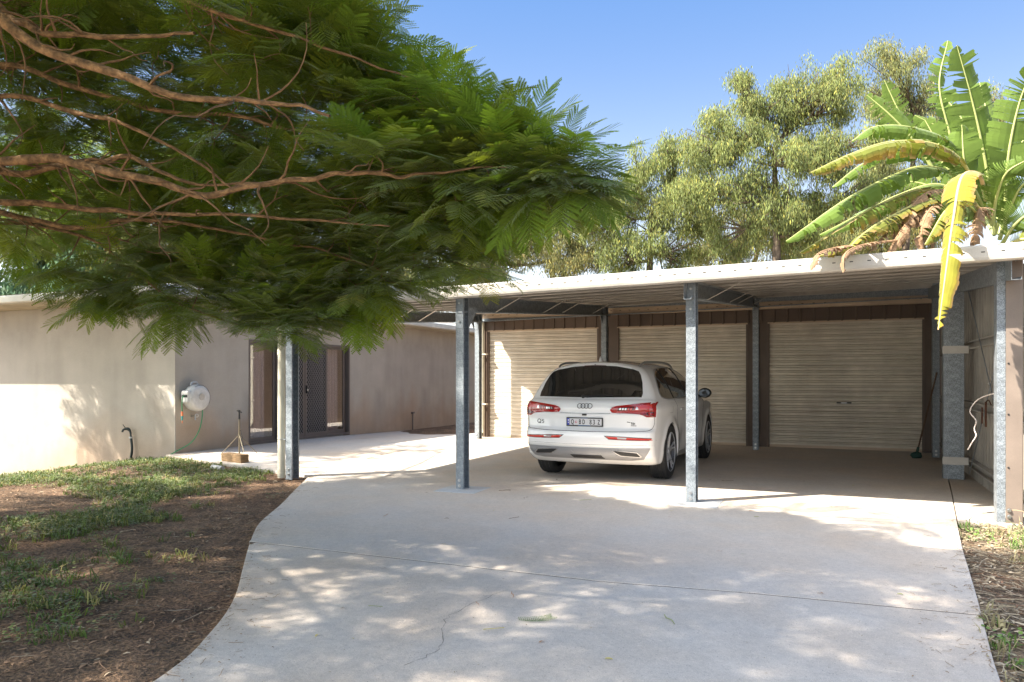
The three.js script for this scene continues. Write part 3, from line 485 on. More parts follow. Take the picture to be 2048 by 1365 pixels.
// ---------------------------------------------------------------- the parked car
// car axes: x forward from the rear axle, y up, z to its right-hand side
{
  const car = thing('parked_car', 'white four door SUV parked nose-in under the carport before the roller doors', 'car');
  car.position.set(-3.03, 0.0, -9.99); car.rotation.y = Math.PI / 2 - 0.012;
  const lut = (pts) => { // smooth monotone-ish curve through points as a table
    const a = pts[0][0], b = pts.at(-1)[0], N = 600, t = new Float32Array(N + 1);
    const m = pts.map((p, i) => { if (i === 0 || i === pts.length - 1) { const q = i ? pts[i - 1] : pts[1]; return (p[1] - q[1]) / (p[0] - q[0]); } const l = pts[i - 1], r = pts[i + 1], dl = (p[1] - l[1]) / (p[0] - l[0]), dr = (r[1] - p[1]) / (r[0] - p[0]); return dl * dr <= 0 ? 0 : 2 * dl * dr / (dl + dr); });
    for (let k = 0; k <= N; k++) { const x = a + (b - a) * k / N; let i = 0; while (i < pts.length - 2 && x > pts[i + 1][0]) i++; const h = pts[i + 1][0] - pts[i][0], s = (x - pts[i][0]) / h, s2 = s * s, s3 = s2 * s; t[k] = (2 * s3 - 3 * s2 + 1) * pts[i][1] + (s3 - 2 * s2 + s) * h * m[i] + (-2 * s3 + 3 * s2) * pts[i + 1][1] + (s3 - s2) * h * m[i + 1]; }
    return (x) => { const q = clamp((x - a) / (b - a)) * N, i = Math.min(N - 1, q | 0); return t[i] + (t[i + 1] - t[i]) * (q - i); };
  };
  const wp = lut([[-1.0, 0.845], [-0.8, 0.885], [-0.5, 0.918], [0, 0.938], [1.4, 0.938], [2.8, 0.935], [3.3, 0.90], [3.75, 0.76]]);
  const inset = lut([[0.1, 0.09], [0.25, 0.055], [0.36, 0.03], [0.5, 0.022], [0.62, 0.012], [0.74, 0.014], [0.86, 0.008], [0.95, 0.0], [0.985, 0.006], [1.04, 0.03], [1.09, 0.058], [1.2, 0.105], [1.35, 0.185], [1.48, 0.275], [1.56, 0.345], [1.7, 0.47]]);
  const rear = lut([[0.1, -0.60], [0.24, -0.70], [0.30, -0.80], [0.36, -0.885], [0.42, -0.915], [0.47, -0.925], [0.50, -0.945], [0.60, -0.962], [0.67, -0.955], [0.70, -0.925], [0.73, -0.905], [0.82, -0.905], [0.895, -0.915], [0.915, -0.902], [0.96, -0.905], [1.03, -0.89], [1.07, -0.855], [1.10, -0.80], [1.2, -0.715], [1.35, -0.60], [1.5, -0.49], [1.545, -0.47], [1.56, -0.50], [1.60, -0.47], [1.7, -0.2]]);
  const roof = lut([[-1.1, 1.50], [-0.55, 1.565], [-0.3, 1.59], [0.1, 1.615], [0.7, 1.628], [1.2, 1.61], [1.6, 1.545], [1.85, 1.455], [2.2, 1.285], [2.55, 1.115], [2.7, 1.065], [2.9, 1.04], [3.3, 0.985], [3.6, 0.89], [3.78, 0.74], [3.85, 0.6]]);
  const front = lut([[0.1, 3.55], [0.3, 3.66], [0.6, 3.71], [0.8, 3.70], [1.0, 3.6], [1.2, 3.4]]);
  const smax = (a, b, k) => { const h = clamp(0.5 + 0.5 * (a - b) / k); return b + (a - b) * h + k * h * (1 - h); };
  const WH = [[0, 0.366], [2.82, 0.366]];
  const F = (x, y, z) => {
    const az = Math.abs(z); let flare = 0; for (const [cx, cy] of WH) { const r = Math.hypot(x - cx, y - cy); if (y < 0.86) flare += 0.016 * Math.exp(-Math.pow((r - 0.42) / 0.06, 2)); }
    // a shallow scoop along the lower doors
    const scoop = 0.018 * Math.exp(-Math.pow((y - 0.55) / 0.12, 2)) * sstep(0.45, 0.8, x) * sstep(2.4, 2.0, x);
    const side = (az - (wp(x) - inset(y) + flare - scoop)) * 0.97;
    const zz = az / 0.9, rr = (rear(y) + 0.085 * zz * zz + 0.075 * zz ** 6 - x) * (y > 1.08 ? 0.75 : 0.98);
    const cab = sstep(2.75, 2.3, x); const tt = (y - (roof(x) - (0.028 + 0.05 * cab) * (az / 0.62) ** 2)) * (x > 1.7 && x < 2.7 ? 0.86 : 0.98);
    const fr = (x - (front(y) - 0.22 * zz * zz)) * 0.97, bot = 0.235 + 0.1 * sstep(-0.2, -0.9, x) * 0 - y;
    let d = smax(side, rr, 0.075); d = smax(d, tt, y > 1.2 ? 0.085 : 0.05); d = smax(d, fr, 0.1); d = smax(d, bot, 0.05);
    for (const [cx, cy] of WH) { const w = Math.max(Math.hypot(x - cx, y - cy) - 0.392, 0.58 - az); d = smax(d, -w, 0.012); }
    return d;
  };
  const grad = (x, y, z) => { const e = 0.004, g = V(F(x + e, y, z) - F(x - e, y, z), F(x, y + e, z) - F(x, y - e, z), F(x, y, z + e) - F(x, y, z - e)); return g.multiplyScalar(0.5 / e); };
  // surface nets over the field, vertices pulled onto the surface
  const bodyGeo = (() => {
    const c = 0.0215, x0 = -1.06, y0 = 0.19, z0 = -1.0, nx = Math.ceil(4.86 / c), ny = Math.ceil(1.5 / c), nz = Math.ceil(2.0 / c);
    const f = new Float32Array((nx + 1) * (ny + 1) * (nz + 1)), id = (i, j, k) => (i * (ny + 1) + j) * (nz + 1) + k;
    for (let i = 0; i <= nx; i++) for (let j = 0; j <= ny; j++) for (let k = 0; k <= nz; k++) f[id(i, j, k)] = F(x0 + i * c, y0 + j * c, z0 + k * c);
    const vid = new Int32Array(f.length).fill(-1), pos = [], nor = [], idx = [];
    for (let i = 0; i < nx; i++) for (let j = 0; j < ny; j++) for (let k = 0; k < nz; k++) {
      let m = 0, n = 0, sx = 0, sy = 0, sz = 0; const v = []; for (let q = 0; q < 8; q++) { const t = f[id(i + (q & 1), j + (q >> 1 & 1), k + (q >> 2))]; v.push(t); if (t < 0) m |= 1 << q; }
      if (m === 0 || m === 255) continue;
      for (let a = 0; a < 8; a++) for (const bit of [1, 2, 4]) { const b = a | bit; if (a & bit) continue; if ((v[a] < 0) !== (v[b] < 0)) { const t = v[a] / (v[a] - v[b]); sx += (a & 1) + (bit === 1 ? t : 0); sy += (a >> 1 & 1) + (bit === 2 ? t : 0); sz += (a >> 2) + (bit === 4 ? t : 0); n++; } }
      let x = x0 + (i + sx / n) * c, y = y0 + (j + sy / n) * c, z = z0 + (k + sz / n) * c, g;
      for (let it = 0; it < 2; it++) { const d = F(x, y, z); g = grad(x, y, z); const l2 = Math.max(0.3, g.lengthSq()); const s = clamp(d / l2, -0.4 * c, 0.4 * c); x -= g.x * s; y -= g.y * s; z -= g.z * s; }
      g = grad(x, y, z).normalize(); vid[id(i, j, k)] = pos.length / 3; pos.push(x, y, z); nor.push(g.x, g.y, g.z);
    }
    const quad = (a, b, c2, d, flip) => { if (a < 0 || b < 0 || c2 < 0 || d < 0) return; if (flip) idx.push(a, c2, b, a, d, c2); else idx.push(a, b, c2, a, c2, d); };
    for (let i = 1; i < nx; i++) for (let j = 1; j < ny; j++) for (let k = 1; k < nz; k++) {
      const s = f[id(i, j, k)] < 0;
      if (s !== f[id(i + 1, j, k)] < 0) quad(vid[id(i, j - 1, k - 1)], vid[id(i, j, k - 1)], vid[id(i, j, k)], vid[id(i, j - 1, k)], !s);
      if (s !== f[id(i, j + 1, k)] < 0) quad(vid[id(i - 1, j, k - 1)], vid[id(i - 1, j, k)], vid[id(i, j, k)], vid[id(i, j, k - 1)], !s);
      if (s !== f[id(i, j, k + 1)] < 0) quad(vid[id(i - 1, j - 1, k)], vid[id(i, j - 1, k)], vid[id(i, j, k)], vid[id(i - 1, j, k)], !s);
    }
    const g = new THREE.BufferGeometry(); g.setAttribute('position', new THREE.Float32BufferAttribute(pos, 3)); g.setAttribute('normal', new THREE.Float32BufferAttribute(nor, 3)); g.setIndex(idx); return g;
  })();
  const mp = { paint: phy({ color: lin(0.86, 0.865, 0.87), roughness: 0.22, clearcoat: 1, clearcoatRoughness: 0.03 }), glass: phy({ color: lin(0.010, 0.011, 0.011), roughness: 0.03, clearcoat: 1, clearcoatRoughness: 0.01, ior: 1.55 }), red: phy({ color: lin(0.34, 0.008, 0.010), roughness: 0.14, clearcoat: 1, clearcoatRoughness: 0.02 }), redDark: phy({ color: lin(0.09, 0.004, 0.006), roughness: 0.2, clearcoat: 1 }), redBright: phy({ color: lin(0.55, 0.03, 0.02), roughness: 0.2, clearcoat: 1 }), clear: phy({ color: lin(0.62, 0.60, 0.60), roughness: 0.12, metalness: 0.5, clearcoat: 1 }), silver: phy({ color: lin(0.30, 0.305, 0.32), roughness: 0.36, metalness: 0.35 }), chrome: std({ color: lin(0.55, 0.56, 0.58), roughness: 0.2, metalness: 0.9 }), darkChrome: std({ color: lin(0.16, 0.165, 0.175), roughness: 0.22, metalness: 0.9 }), trim: std({ color: lin(0.02, 0.02, 0.021), roughness: 0.45 }), gap: std({ color: lin(0.03, 0.03, 0.032), roughness: 0.8 }), tyre: std({ color: lin(0.022, 0.022, 0.023), roughness: 0.78 }), rail: phy({ color: lin(0.30, 0.30, 0.30), roughness: 0.38, metalness: 0.3 }), rim: phy({ color: lin(0.50, 0.51, 0.53), roughness: 0.3, metalness: 0.3, clearcoat: 0.6 }), rimDark: phy({ color: lin(0.07, 0.07, 0.075), roughness: 0.4, metalness: 0.4 }), mirrorGlass: std({ color: lin(0.08, 0.085, 0.09), roughness: 0.05, metalness: 0.6 }) };
  part(car, 'body', bodyGeo, mp.paint);
  // fitted panel: an outline on the side (x,y) or on the tail (z,y), laid on the body and raised by `off`
  const hitRear = (y, z) => { let a = -1.35, b = 0.9; let x = a; for (; x < b; x += 0.02) if (F(x, y, z) < 0) break; let lo = x - 0.02, hi = x; for (let i = 0; i < 14; i++) { const m = (lo + hi) / 2; if (F(m, y, z) < 0) hi = m; else lo = m; } return V(hi, y, z); };
  const hitSide = (x, y, s) => { let lo = 1.15, hi = 0; for (let z = 1.15; z > 0; z -= 0.02) if (F(x, y, z) < 0) { hi = z; lo = z + 0.02; break; } for (let i = 0; i < 14; i++) { const m = (lo + hi) / 2; if (F(x, y, m) < 0) hi = m; else lo = m; } return V(x, y, hi * s); };
  const hitTop = (x, z) => { let lo = 1.8, hi = 1; for (let y = 1.8; y > 0.5; y -= 0.02) if (F(x, y, z) < 0) { hi = y; lo = y + 0.02; break; } for (let i = 0; i < 14; i++) { const m = (lo + hi) / 2; if (F(x, m, z) < 0) hi = m; else lo = m; } return V(x, hi, z); };
  const fitted = (outline, hit, off, fine = 0.05, round = 0) => {
    let pts = outline.map(([a, b]) => new THREE.Vector2(a, b)); if (round) { const cv = new THREE.CatmullRomCurve3(pts.map((p) => V(p.x, p.y, 0)), true, 'catmullrom', round); pts = cv.getPoints(pts.length * 8).map((p) => new THREE.Vector2(p.x, p.y)); }
    // skirt: outline repeated slightly sunk, so that the panel has an edge
    let top = new TessellateModifier(fine, 6).modify(new THREE.ShapeGeometry(new THREE.Shape(pts)).toNonIndexed());
    const p = top.attributes.position, n = new Float32Array(p.count * 3);
    for (let i = 0; i < p.count; i++) { const h = hit(p.getX(i), p.getY(i)), g = grad(h.x, h.y, h.z).normalize(); h.addScaledVector(g, off); p.setXYZ(i, h.x, h.y, h.z); n.set([g.x, g.y, g.z], i * 3); }
    top.setAttribute('normal', new THREE.BufferAttribute(n, 3)); top.deleteAttribute('uv');
    const sp = [], m = pts.length; const ring = pts.map((q) => { const h = hit(q.x, q.y), g = grad(h.x, h.y, h.z).normalize(); return [h.clone().addScaledVector(g, off), h.clone().addScaledVector(g, -0.012)]; });
    for (let i = 0; i < m; i++) { const [a, b] = ring[i], [c, d] = ring[(i + 1) % m]; for (const q of [a, b, c, c, b, d]) sp.push(q.x, q.y, q.z); }
    const sk = new THREE.BufferGeometry(); sk.setAttribute('position', new THREE.Float32BufferAttribute(sp, 3)); sk.computeVertexNormals();
    return merge([top, sk]);
  };
  const rearHit = (z, y) => hitRear(y, z), sideHit = (s) => (x, y) => hitSide(x, y, s);
  const flip = (o) => o.map(([a, b]) => [-a, b]);
  const line = (pts, hit, r, off = 0, n = 60, seg = 6) => tube(spline(pts.map(([a, b]) => V(a, b, 0)), n).map((q) => { const h = hit(q.x, q.y), g = grad(h.x, h.y, h.z).normalize(); return h.addScaledVector(g, off); }), r, seg);
  // rear window with the black side fins and the high brake light
  part(car, 'rear_window', fitted([[-0.70, 1.115], [0, 1.105], [0.70, 1.115], [0.705, 1.16], [0.675, 1.30], [0.635, 1.40], [0.60, 1.445], [0.52, 1.475], [0.3, 1.515], [0, 1.53], [-0.3, 1.515], [-0.52, 1.475], [-0.60, 1.445], [-0.635, 1.40], [-0.675, 1.30], [-0.705, 1.16]], rearHit, 0.006, 0.05), mp.glass);
  part(car, 'brake_light', fitted([[-0.16, 1.515], [0, 1.52], [0.16, 1.515], [0.15, 1.526], [0, 1.531], [-0.15, 1.526]], rearHit, 0.009, 0.06), mp.redDark);
  { const w = part(car, 'wiper', tube([V(0, 0, 0), V(0, 0, 0)].map((_, i) => { const h = hitRear(i ? 1.135 : 1.125, i ? 0.34 : -0.05); h.x -= 0.022; return h; }), [0.011, 0.006], 6), mp.trim); const h = hitRear(1.12, -0.06); part(w, 'pivot', new THREE.SphereGeometry(0.026, 10, 8).translate(h.x - 0.012, h.y, h.z), mp.trim); }
  // tail lamps
  for (const s of [1, -1]) {
    const O = (o) => s > 0 ? o : flip(o);
    const L = part(car, 'tail_light', fitted(O([[0.335, 0.955], [0.36, 0.985], [0.42, 1.005], [0.62, 1.03], [0.875, 1.055], [0.885, 0.96], [0.88, 0.868], [0.79, 0.868], [0.74, 0.892], [0.68, 0.905], [0.40, 0.914], [0.36, 0.92]]), rearHit, 0.009, 0.05), mp.red);
    part(L, 'dark_band', fitted(O([[0.43, 0.945], [0.44, 0.98], [0.64, 1.0], [0.64, 0.955]]), rearHit, 0.0105, 0.05), mp.redDark);
    for (let k = 0; k < 5; k++) part(L, 'led_block', fitted(O([[0.455 + k * 0.034, 0.955], [0.459 + k * 0.034, 0.98], [0.479 + k * 0.034, 0.982], [0.476 + k * 0.034, 0.957]]), rearHit, 0.0118, 0.06), k < 3 ? mp.clear : mp.redBright);
    part(L, 'led_strip', fitted(O([[0.66, 0.965], [0.665, 1.005], [0.84, 1.03], [0.84, 0.975]]), rearHit, 0.0108, 0.05), mp.redBright);
    part(L, 'reversing_lens', fitted(O([[0.655, 0.96], [0.665, 1.0], [0.685, 0.99], [0.69, 0.962]]), rearHit, 0.0125, 0.05), mp.clear);
    part(L, 'lower_lens', fitted(O([[0.74, 0.90], [0.80, 0.935], [0.865, 0.94], [0.865, 0.885], [0.795, 0.882]]), rearHit, 0.0105, 0.05), mp.redDark);
    const R = part(car, 'bumper_reflector', fitted(O([[0.27, 0.628], [0.5, 0.622], [0.85, 0.606], [0.885, 0.572], [0.55, 0.575], [0.335, 0.582]]), rearHit, 0.004, 0.05), mp.trim);
    part(R, 'red_lens', fitted(O([[0.295, 0.620], [0.5, 0.615], [0.84, 0.600], [0.862, 0.578], [0.55, 0.581], [0.342, 0.588]]), rearHit, 0.008, 0.05), mp.redBright);
    part(R, 'clear_lens', fitted(O([[0.44, 0.612], [0.56, 0.609], [0.56, 0.588], [0.455, 0.589]]), rearHit, 0.0095, 0.05), mp.clear);
    const ex = part(car, 'exhaust_trim', fitted(O([[0.36, 0.435], [0.40, 0.445], [0.68, 0.425], [0.735, 0.372], [0.70, 0.362], [0.47, 0.375]]), rearHit, 0.014, 0.05), mp.chrome);
    part(ex, 'exhaust_opening', fitted(O([[0.385, 0.430], [0.405, 0.436], [0.67, 0.417], [0.712, 0.376], [0.69, 0.371], [0.475, 0.384]]), rearHit, 0.0155, 0.05), mp.trim);
    part(car, 'bumper_sensor', fitted(O(Array.from({ length: 10 }, (_, k) => [0.42 + 0.014 * Math.cos(k * 0.628), 0.53 + 0.014 * Math.sin(k * 0.628)])), rearHit, 0.0012, 0.05), mp.paint);
  }
  // silver underguard and dark centre insert
  part(car, 'rear_diffuser', fitted([[-0.83, 0.475], [-0.4, 0.468], [0.4, 0.468], [0.83, 0.475], [0.80, 0.41], [0.745, 0.335], [0.6, 0.315], [-0.6, 0.315], [-0.745, 0.335], [-0.80, 0.41]], rearHit, 0.01, 0.05), mp.silver);
  part(car, 'diffuser_insert', fitted([[-0.20, 0.375], [0.22, 0.375], [0.26, 0.335], [-0.16, 0.335]], rearHit, 0.014, 0.05), mp.trim);
  // shut lines
  part(car, 'tailgate_gap', line([[-0.875, 0.87], [-0.862, 0.75], [-0.83, 0.705], [-0.7, 0.688], [-0.3, 0.678], [0.3, 0.678], [0.7, 0.688], [0.83, 0.705], [0.862, 0.75], [0.875, 0.87]], rearHit, 0.0042, -0.001, 90), mp.gap);
  part(car, 'tailgate_crease', line([[-0.34, 0.908], [0, 0.903], [0.34, 0.908]], rearHit, 0.0028, -0.0012, 30), mp.gap);
  part(car, 'bumper_seam', line([[-0.86, 0.515], [0, 0.508], [0.86, 0.515]], rearHit, 0.0016, -0.0006, 50), mp.gap);
  { const h = hitRear(0.9, 0.0); part(car, 'tailgate_camera', rbox(h.x - 0.022, h.x + 0.01, 0.878, 0.9, -0.03, 0.03, 0.006), mp.trim); }
  // emblem of four linked rings
  { const em = part(car, 'emblem', [-1.5, -0.5, 0.5, 1.5].map((k) => { const h = hitRear(1.0, k * 0.046), g = grad(h.x, h.y, h.z).normalize(); const t = new THREE.TorusGeometry(0.0315, 0.0038, 8, 28); t.applyQuaternion(new THREE.Quaternion().setFromUnitVectors(V(0, 0, 1), g)); t.translate(h.x + g.x * 0.006, h.y + g.y * 0.006, h.z); return t; }), mp.darkChrome); }
  { // number plate with its printed face
    const cv = document.createElement('canvas'); cv.width = 1024; cv.height = 232; const c = cv.getContext('2d');
    c.fillStyle = '#0d0e10'; c.fillRect(0, 0, 1024, 232); c.fillStyle = '#c9c9cc'; c.fillRect(22, 24, 980, 178); c.fillStyle = '#2a3fa8'; c.fillRect(22, 24, 66, 178);
    c.fillStyle = '#16181b'; c.textBaseline = 'middle'; c.textAlign = 'center'; c.font = 'bold 186px sans-serif';
    const ch = (t, x) => { c.save(); c.translate(x, 116); c.scale(0.68, 0.98); c.fillText(t, 0, 0); c.restore(); };
    ch('Q', 172); ch('B', 388); ch('D', 492); ch('8', 690); ch('3', 784); ch('Z', 920);
    c.fillStyle = '#b9747c'; c.beginPath(); c.arc(275, 120, 34, 0, 7); c.fill(); c.fillStyle = '#d9cdd0'; c.beginPath(); c.arc(280, 116, 17, 0, 7); c.fill(); c.fillStyle = '#7d5a78'; c.fillRect(236, 108, 22, 16);
    c.fillStyle = '#e8e8f2'; c.fillRect(44, 52, 20, 44); c.fillRect(44, 122, 20, 30);
    c.fillStyle = '#3d5f8c'; c.fillRect(330, 206, 360, 20); c.fillRect(420, 4, 190, 16);
    const t = new THREE.CanvasTexture(cv); t.colorSpace = THREE.SRGBColorSpace; t.magFilter = THREE.LinearFilter;
    const h = hitRear(0.795, 0), g = new THREE.PlaneGeometry(0.49, 0.111); g.rotateY(-Math.PI / 2); g.translate(h.x - 0.0165, 0.795, 0);
    const pl = part(car, 'number_plate', rbox(h.x - 0.016, h.x + 0.03, 0.737, 0.853, -0.248, 0.248, 0.005), mp.trim); part(pl, 'plate_face', g, phy({ map: t, roughness: 0.35 }));
  }
  { // raised badges
const stroke = (segs, z0, y0, s) => segs.map((seg) => tube(seg.map(([a, b]) => { const h = hitRear(y0 + b * s, z0 + a * s); h.x -= 0.004; return h; }), 0.0042, 5));
    const arc = (cx, cy, rx, ry, a0, a1, n = 12) => Array.from({ length: n + 1 }, (_, k) => { const a = a0 + (a1 - a0) * k / n; return [cx + rx * Math.cos(a), cy + ry * Math.sin(a)]; });
    part(car, 'badge', stroke([arc(0.5, 0.5, 0.5, 0.5, 0, 6.28, 20), [[0.55, 0.3], [1.05, -0.05]], [[1.9, 0.85], [1.4, 0.85], [1.36, 0.5]], arc(1.6, 0.28, 0.3, 0.27, 2.2, -2.4)], -0.685, 0.765, 0.052), mp.darkChrome);
    const st = 0.03; part(car, 'badge', [...stroke([[[0.0, 1.0], [0.7, 1.0]], [[0.35, 1.0], [0.35, 0]], [[1.0, 0], [1.0, 1.0], [1.3, 1.0], [1.6, 0.5], [1.3, 0], [1.0, 0]], [[2.0, 0], [2.0, 1.0]]], 0.60, 0.772, st * 0.8), ...stroke([[[-1.6, 1.1], [-0.2, 0.9]]], 0.6, 0.772, st), ...stroke([[[0.0, -0.45], [2.3, -0.5]]], 0.6, 0.772, st)], mp.darkChrome);
  }
  // side glass, pillars, trim, doors
  const win = [[-0.34, 1.115], [-0.36, 1.15], [-0.30, 1.25], [-0.15, 1.39], [0.02, 1.455], [0.4, 1.50], [0.9, 1.515], [1.3, 1.49], [1.62, 1.42], [2.0, 1.255], [2.28, 1.10], [2.27, 1.075], [1.5, 1.07], [0.5, 1.075], [-0.2, 1.09]];
  for (const s of [1, -1]) {
    const H = sideHit(s); const W = part(car, 'side_window', fitted(win, H, 0.003, 0.07), mp.glass);
    part(W, 'window_trim', line([...win, win[0]], H, 0.0075, 0.004, 120), mp.rail);
    for (const [a, b] of [[[0.30, 1.075], [0.20, 1.485]], [[1.22, 1.07], [1.12, 1.505]]]) part(W, 'pillar', line([a, [(a[0] + b[0]) / 2, (a[1] + b[1]) / 2], b], H, 0.016, -0.004, 14), mp.trim);
    part(car, 'door_gap', line([[0.30, 1.07], [0.33, 0.9], [0.40, 0.72], [0.52, 0.52], [0.56, 0.36]], H, 0.0038, -0.001, 40), mp.gap); part(car, 'door_gap', line([[1.22, 1.06], [1.23, 0.7], [1.24, 0.36]], H, 0.0038, -0.001, 30), mp.gap); part(car, 'door_gap', line([[2.26, 1.06], [2.27, 0.75], [2.2, 0.36]], H, 0.0038, -0.001, 30), mp.gap);
    for (const x of [0.52, 1.42]) { const h = hitSide(x, 0.93, s); part(car, 'door_handle', rbox(x - 0.1, x + 0.1, 0.915, 0.945, h.z + s * 0.012, h.z + s * 0.034, 0.009, 3), mp.paint); }
    part(car, 'sill_trim', fitted([[0.47, 0.26], [0.5, 0.325], [2.3, 0.325], [2.34, 0.26]], H, 0.006, 0.12), mp.rail);
    part(car, 'fuel_flap_gap', line(s > 0 ? [[-0.12, 0.90], [0.04, 0.905], [0.05, 0.98]] : [[-0.1, 0.9], [0, 0.9], [0.03, 0.95]], H, 0.0016, -0.0006, 12), mp.gap);
    // roof rail
    const rl = []; for (let k = 0; k <= 24; k++) { const x = -0.33 + k / 24 * 1.95, h = hitTop(x, s * 0.575), e = Math.min(1, Math.min(k, 24 - k) / 3); h.y += 0.008 + 0.036 * Math.sqrt(e); rl.push(h); } part(car, 'roof_rail', tube(rl, rl.map((_, k) => 0.012 + 0.006 * Math.min(1, Math.min(k, 24 - k) / 3)), 8), mp.rail);
    // mirror
    const mm = hitSide(2.12, 1.07, s); const mg = new THREE.SphereGeometry(1, 18, 12); mg.scale(0.07, 0.08, 0.105); mg.translate(2.1, 1.125, mm.z + s * 0.1); const mi = part(car, 'mirror', mg, mp.trim); part(mi, 'mirror_arm', rod(V(2.12, 1.06, mm.z - s * 0.02), V(2.1, 1.09, mm.z + s * 0.08), 0.024, 0.02, 8), mp.trim); const mgl = new THREE.CircleGeometry(1, 20); mgl.scale(0.085, 0.06, 1); mgl.rotateY(-Math.PI / 2); mgl.translate(2.035, 1.125, mm.z + s * 0.1); part(mi, 'mirror_glass', mgl, mp.mirrorGlass);
    for (const [wx, wy] of WH) { // wheels
      const w = new THREE.Group(); w.name = 'wheel'; w.position.set(wx, wy, s * 0.80); if (s < 0) w.rotation.y = Math.PI; car.add(w);
      const prof = [[0.262, -0.115], [0.30, -0.122], [0.335, -0.118], [0.356, -0.105], [0.3635, -0.09], [0.366, -0.06], [0.366, 0.06], [0.3635, 0.09], [0.356, 0.105], [0.335, 0.118], [0.30, 0.122], [0.262, 0.115]];
      const ty = new THREE.LatheGeometry(prof.map(([r, z]) => new THREE.Vector2(r, z)), 56); ty.rotateX(Math.PI / 2); part(w, 'tyre', ty, mp.tyre);
      for (const z of [-0.055, 0, 0.055]) part(w, 'tread_groove', new THREE.TorusGeometry(0.3655, 0.004, 4, 56).translate(0, 0, z), mp.trim);
      const rimp = [[0.05, 0.03], [0.2, 0.0], [0.225, -0.06], [0.245, -0.1], [0.262, -0.112], [0.268, -0.118]]; const barrel = new THREE.LatheGeometry([[0.268, -0.115], [0.25, -0.09], [0.235, 0.02], [0.245, 0.095], [0.262, 0.113], [0.27, 0.117]].map(([r, z]) => new THREE.Vector2(r, z)), 48); barrel.rotateX(Math.PI / 2);
      const rim = part(w, 'rim', barrel, mp.rimDark); part(rim, 'rim_lip', new THREE.TorusGeometry(0.262, 0.0065, 8, 56).translate(0, 0, 0.112), mp.rim); part(rim, 'brake_disc', new THREE.CylinderGeometry(0.165, 0.165, 0.02, 40).rotateX(Math.PI / 2).translate(0, 0, 0.02), M.steel); part(rim, 'rim_back', new THREE.CylinderGeometry(0.25, 0.25, 0.01, 32).rotateX(Math.PI / 2).translate(0, 0, -0.03), mp.trim);
      for (let k = 0; k < 5; k++) { const sp = []; for (const o of [-1, 1]) { const a = k / 5 * Math.PI * 2 + 0.3; const q = [0.055, 0.12, 0.19, 0.262].map((r, i) => { const da = o * [0.34, 0.15, 0.12, 0.155][i]; return V(r * Math.cos(a + da), r * Math.sin(a + da), [0.078, 0.086, 0.094, 0.1][i]); }); sp.push(tube(spline(q, 9), [0.016, 0.0155, 0.015, 0.0145, 0.014, 0.0135, 0.013, 0.013, 0.0135, 0.014], 6)); } part(rim, 'spoke', sp, mp.rim); }
      part(rim, 'hub_cap', new THREE.CylinderGeometry(0.034, 0.045, 0.02, 20).rotateX(Math.PI / 2).translate(0, 0, 0.09), mp.rim);
    }
    for (const i of [0, 1]) part(car, 'wheel_liner', (() => { const g = new THREE.CylinderGeometry(0.388, 0.388, 0.33, 32, 1, true); g.rotateX(Math.PI / 2); g.translate(WH[i][0], WH[i][1], s * 0.745); const p = g.attributes.position; for (let k = 0; k < p.count; k++) if (p.getY(k) < 0.25) p.setY(k, 0.25); return g; })(), mp.trim);
  }
  // shark-fin aerial, underbody
  { const h = hitTop(-0.22, 0); const g = new THREE.ConeGeometry(0.05, 0.075, 16); g.scale(1.7, 1, 0.55); const p = g.attributes.position; for (let i = 0; i < p.count; i++) p.setX(i, p.getX(i) - (p.getY(i) + 0.0375) * 0.5); g.computeVertexNormals(); g.translate(h.x, h.y + 0.03, 0); part(car, 'roof_aerial', g, mp.paint); }
  part(car, 'underbody', rbox(-0.45, 3.4, 0.21, 0.262, -0.6, 0.6, 0.02), mp.trim); part(car, 'axle', rod(V(0, 0.34, -0.75), V(0, 0.34, 0.75), 0.035, 0.035, 10), mp.trim);
  part(car, 'spoiler', fitted([[-0.5, 1.485], [-0.3, 1.52], [0, 1.535], [0.3, 1.52], [0.5, 1.485], [0.48, 1.497], [0.3, 1.53], [0, 1.547], [-0.3, 1.53], [-0.48, 1.497]], rearHit, 0.022, 0.06), mp.paint);
}

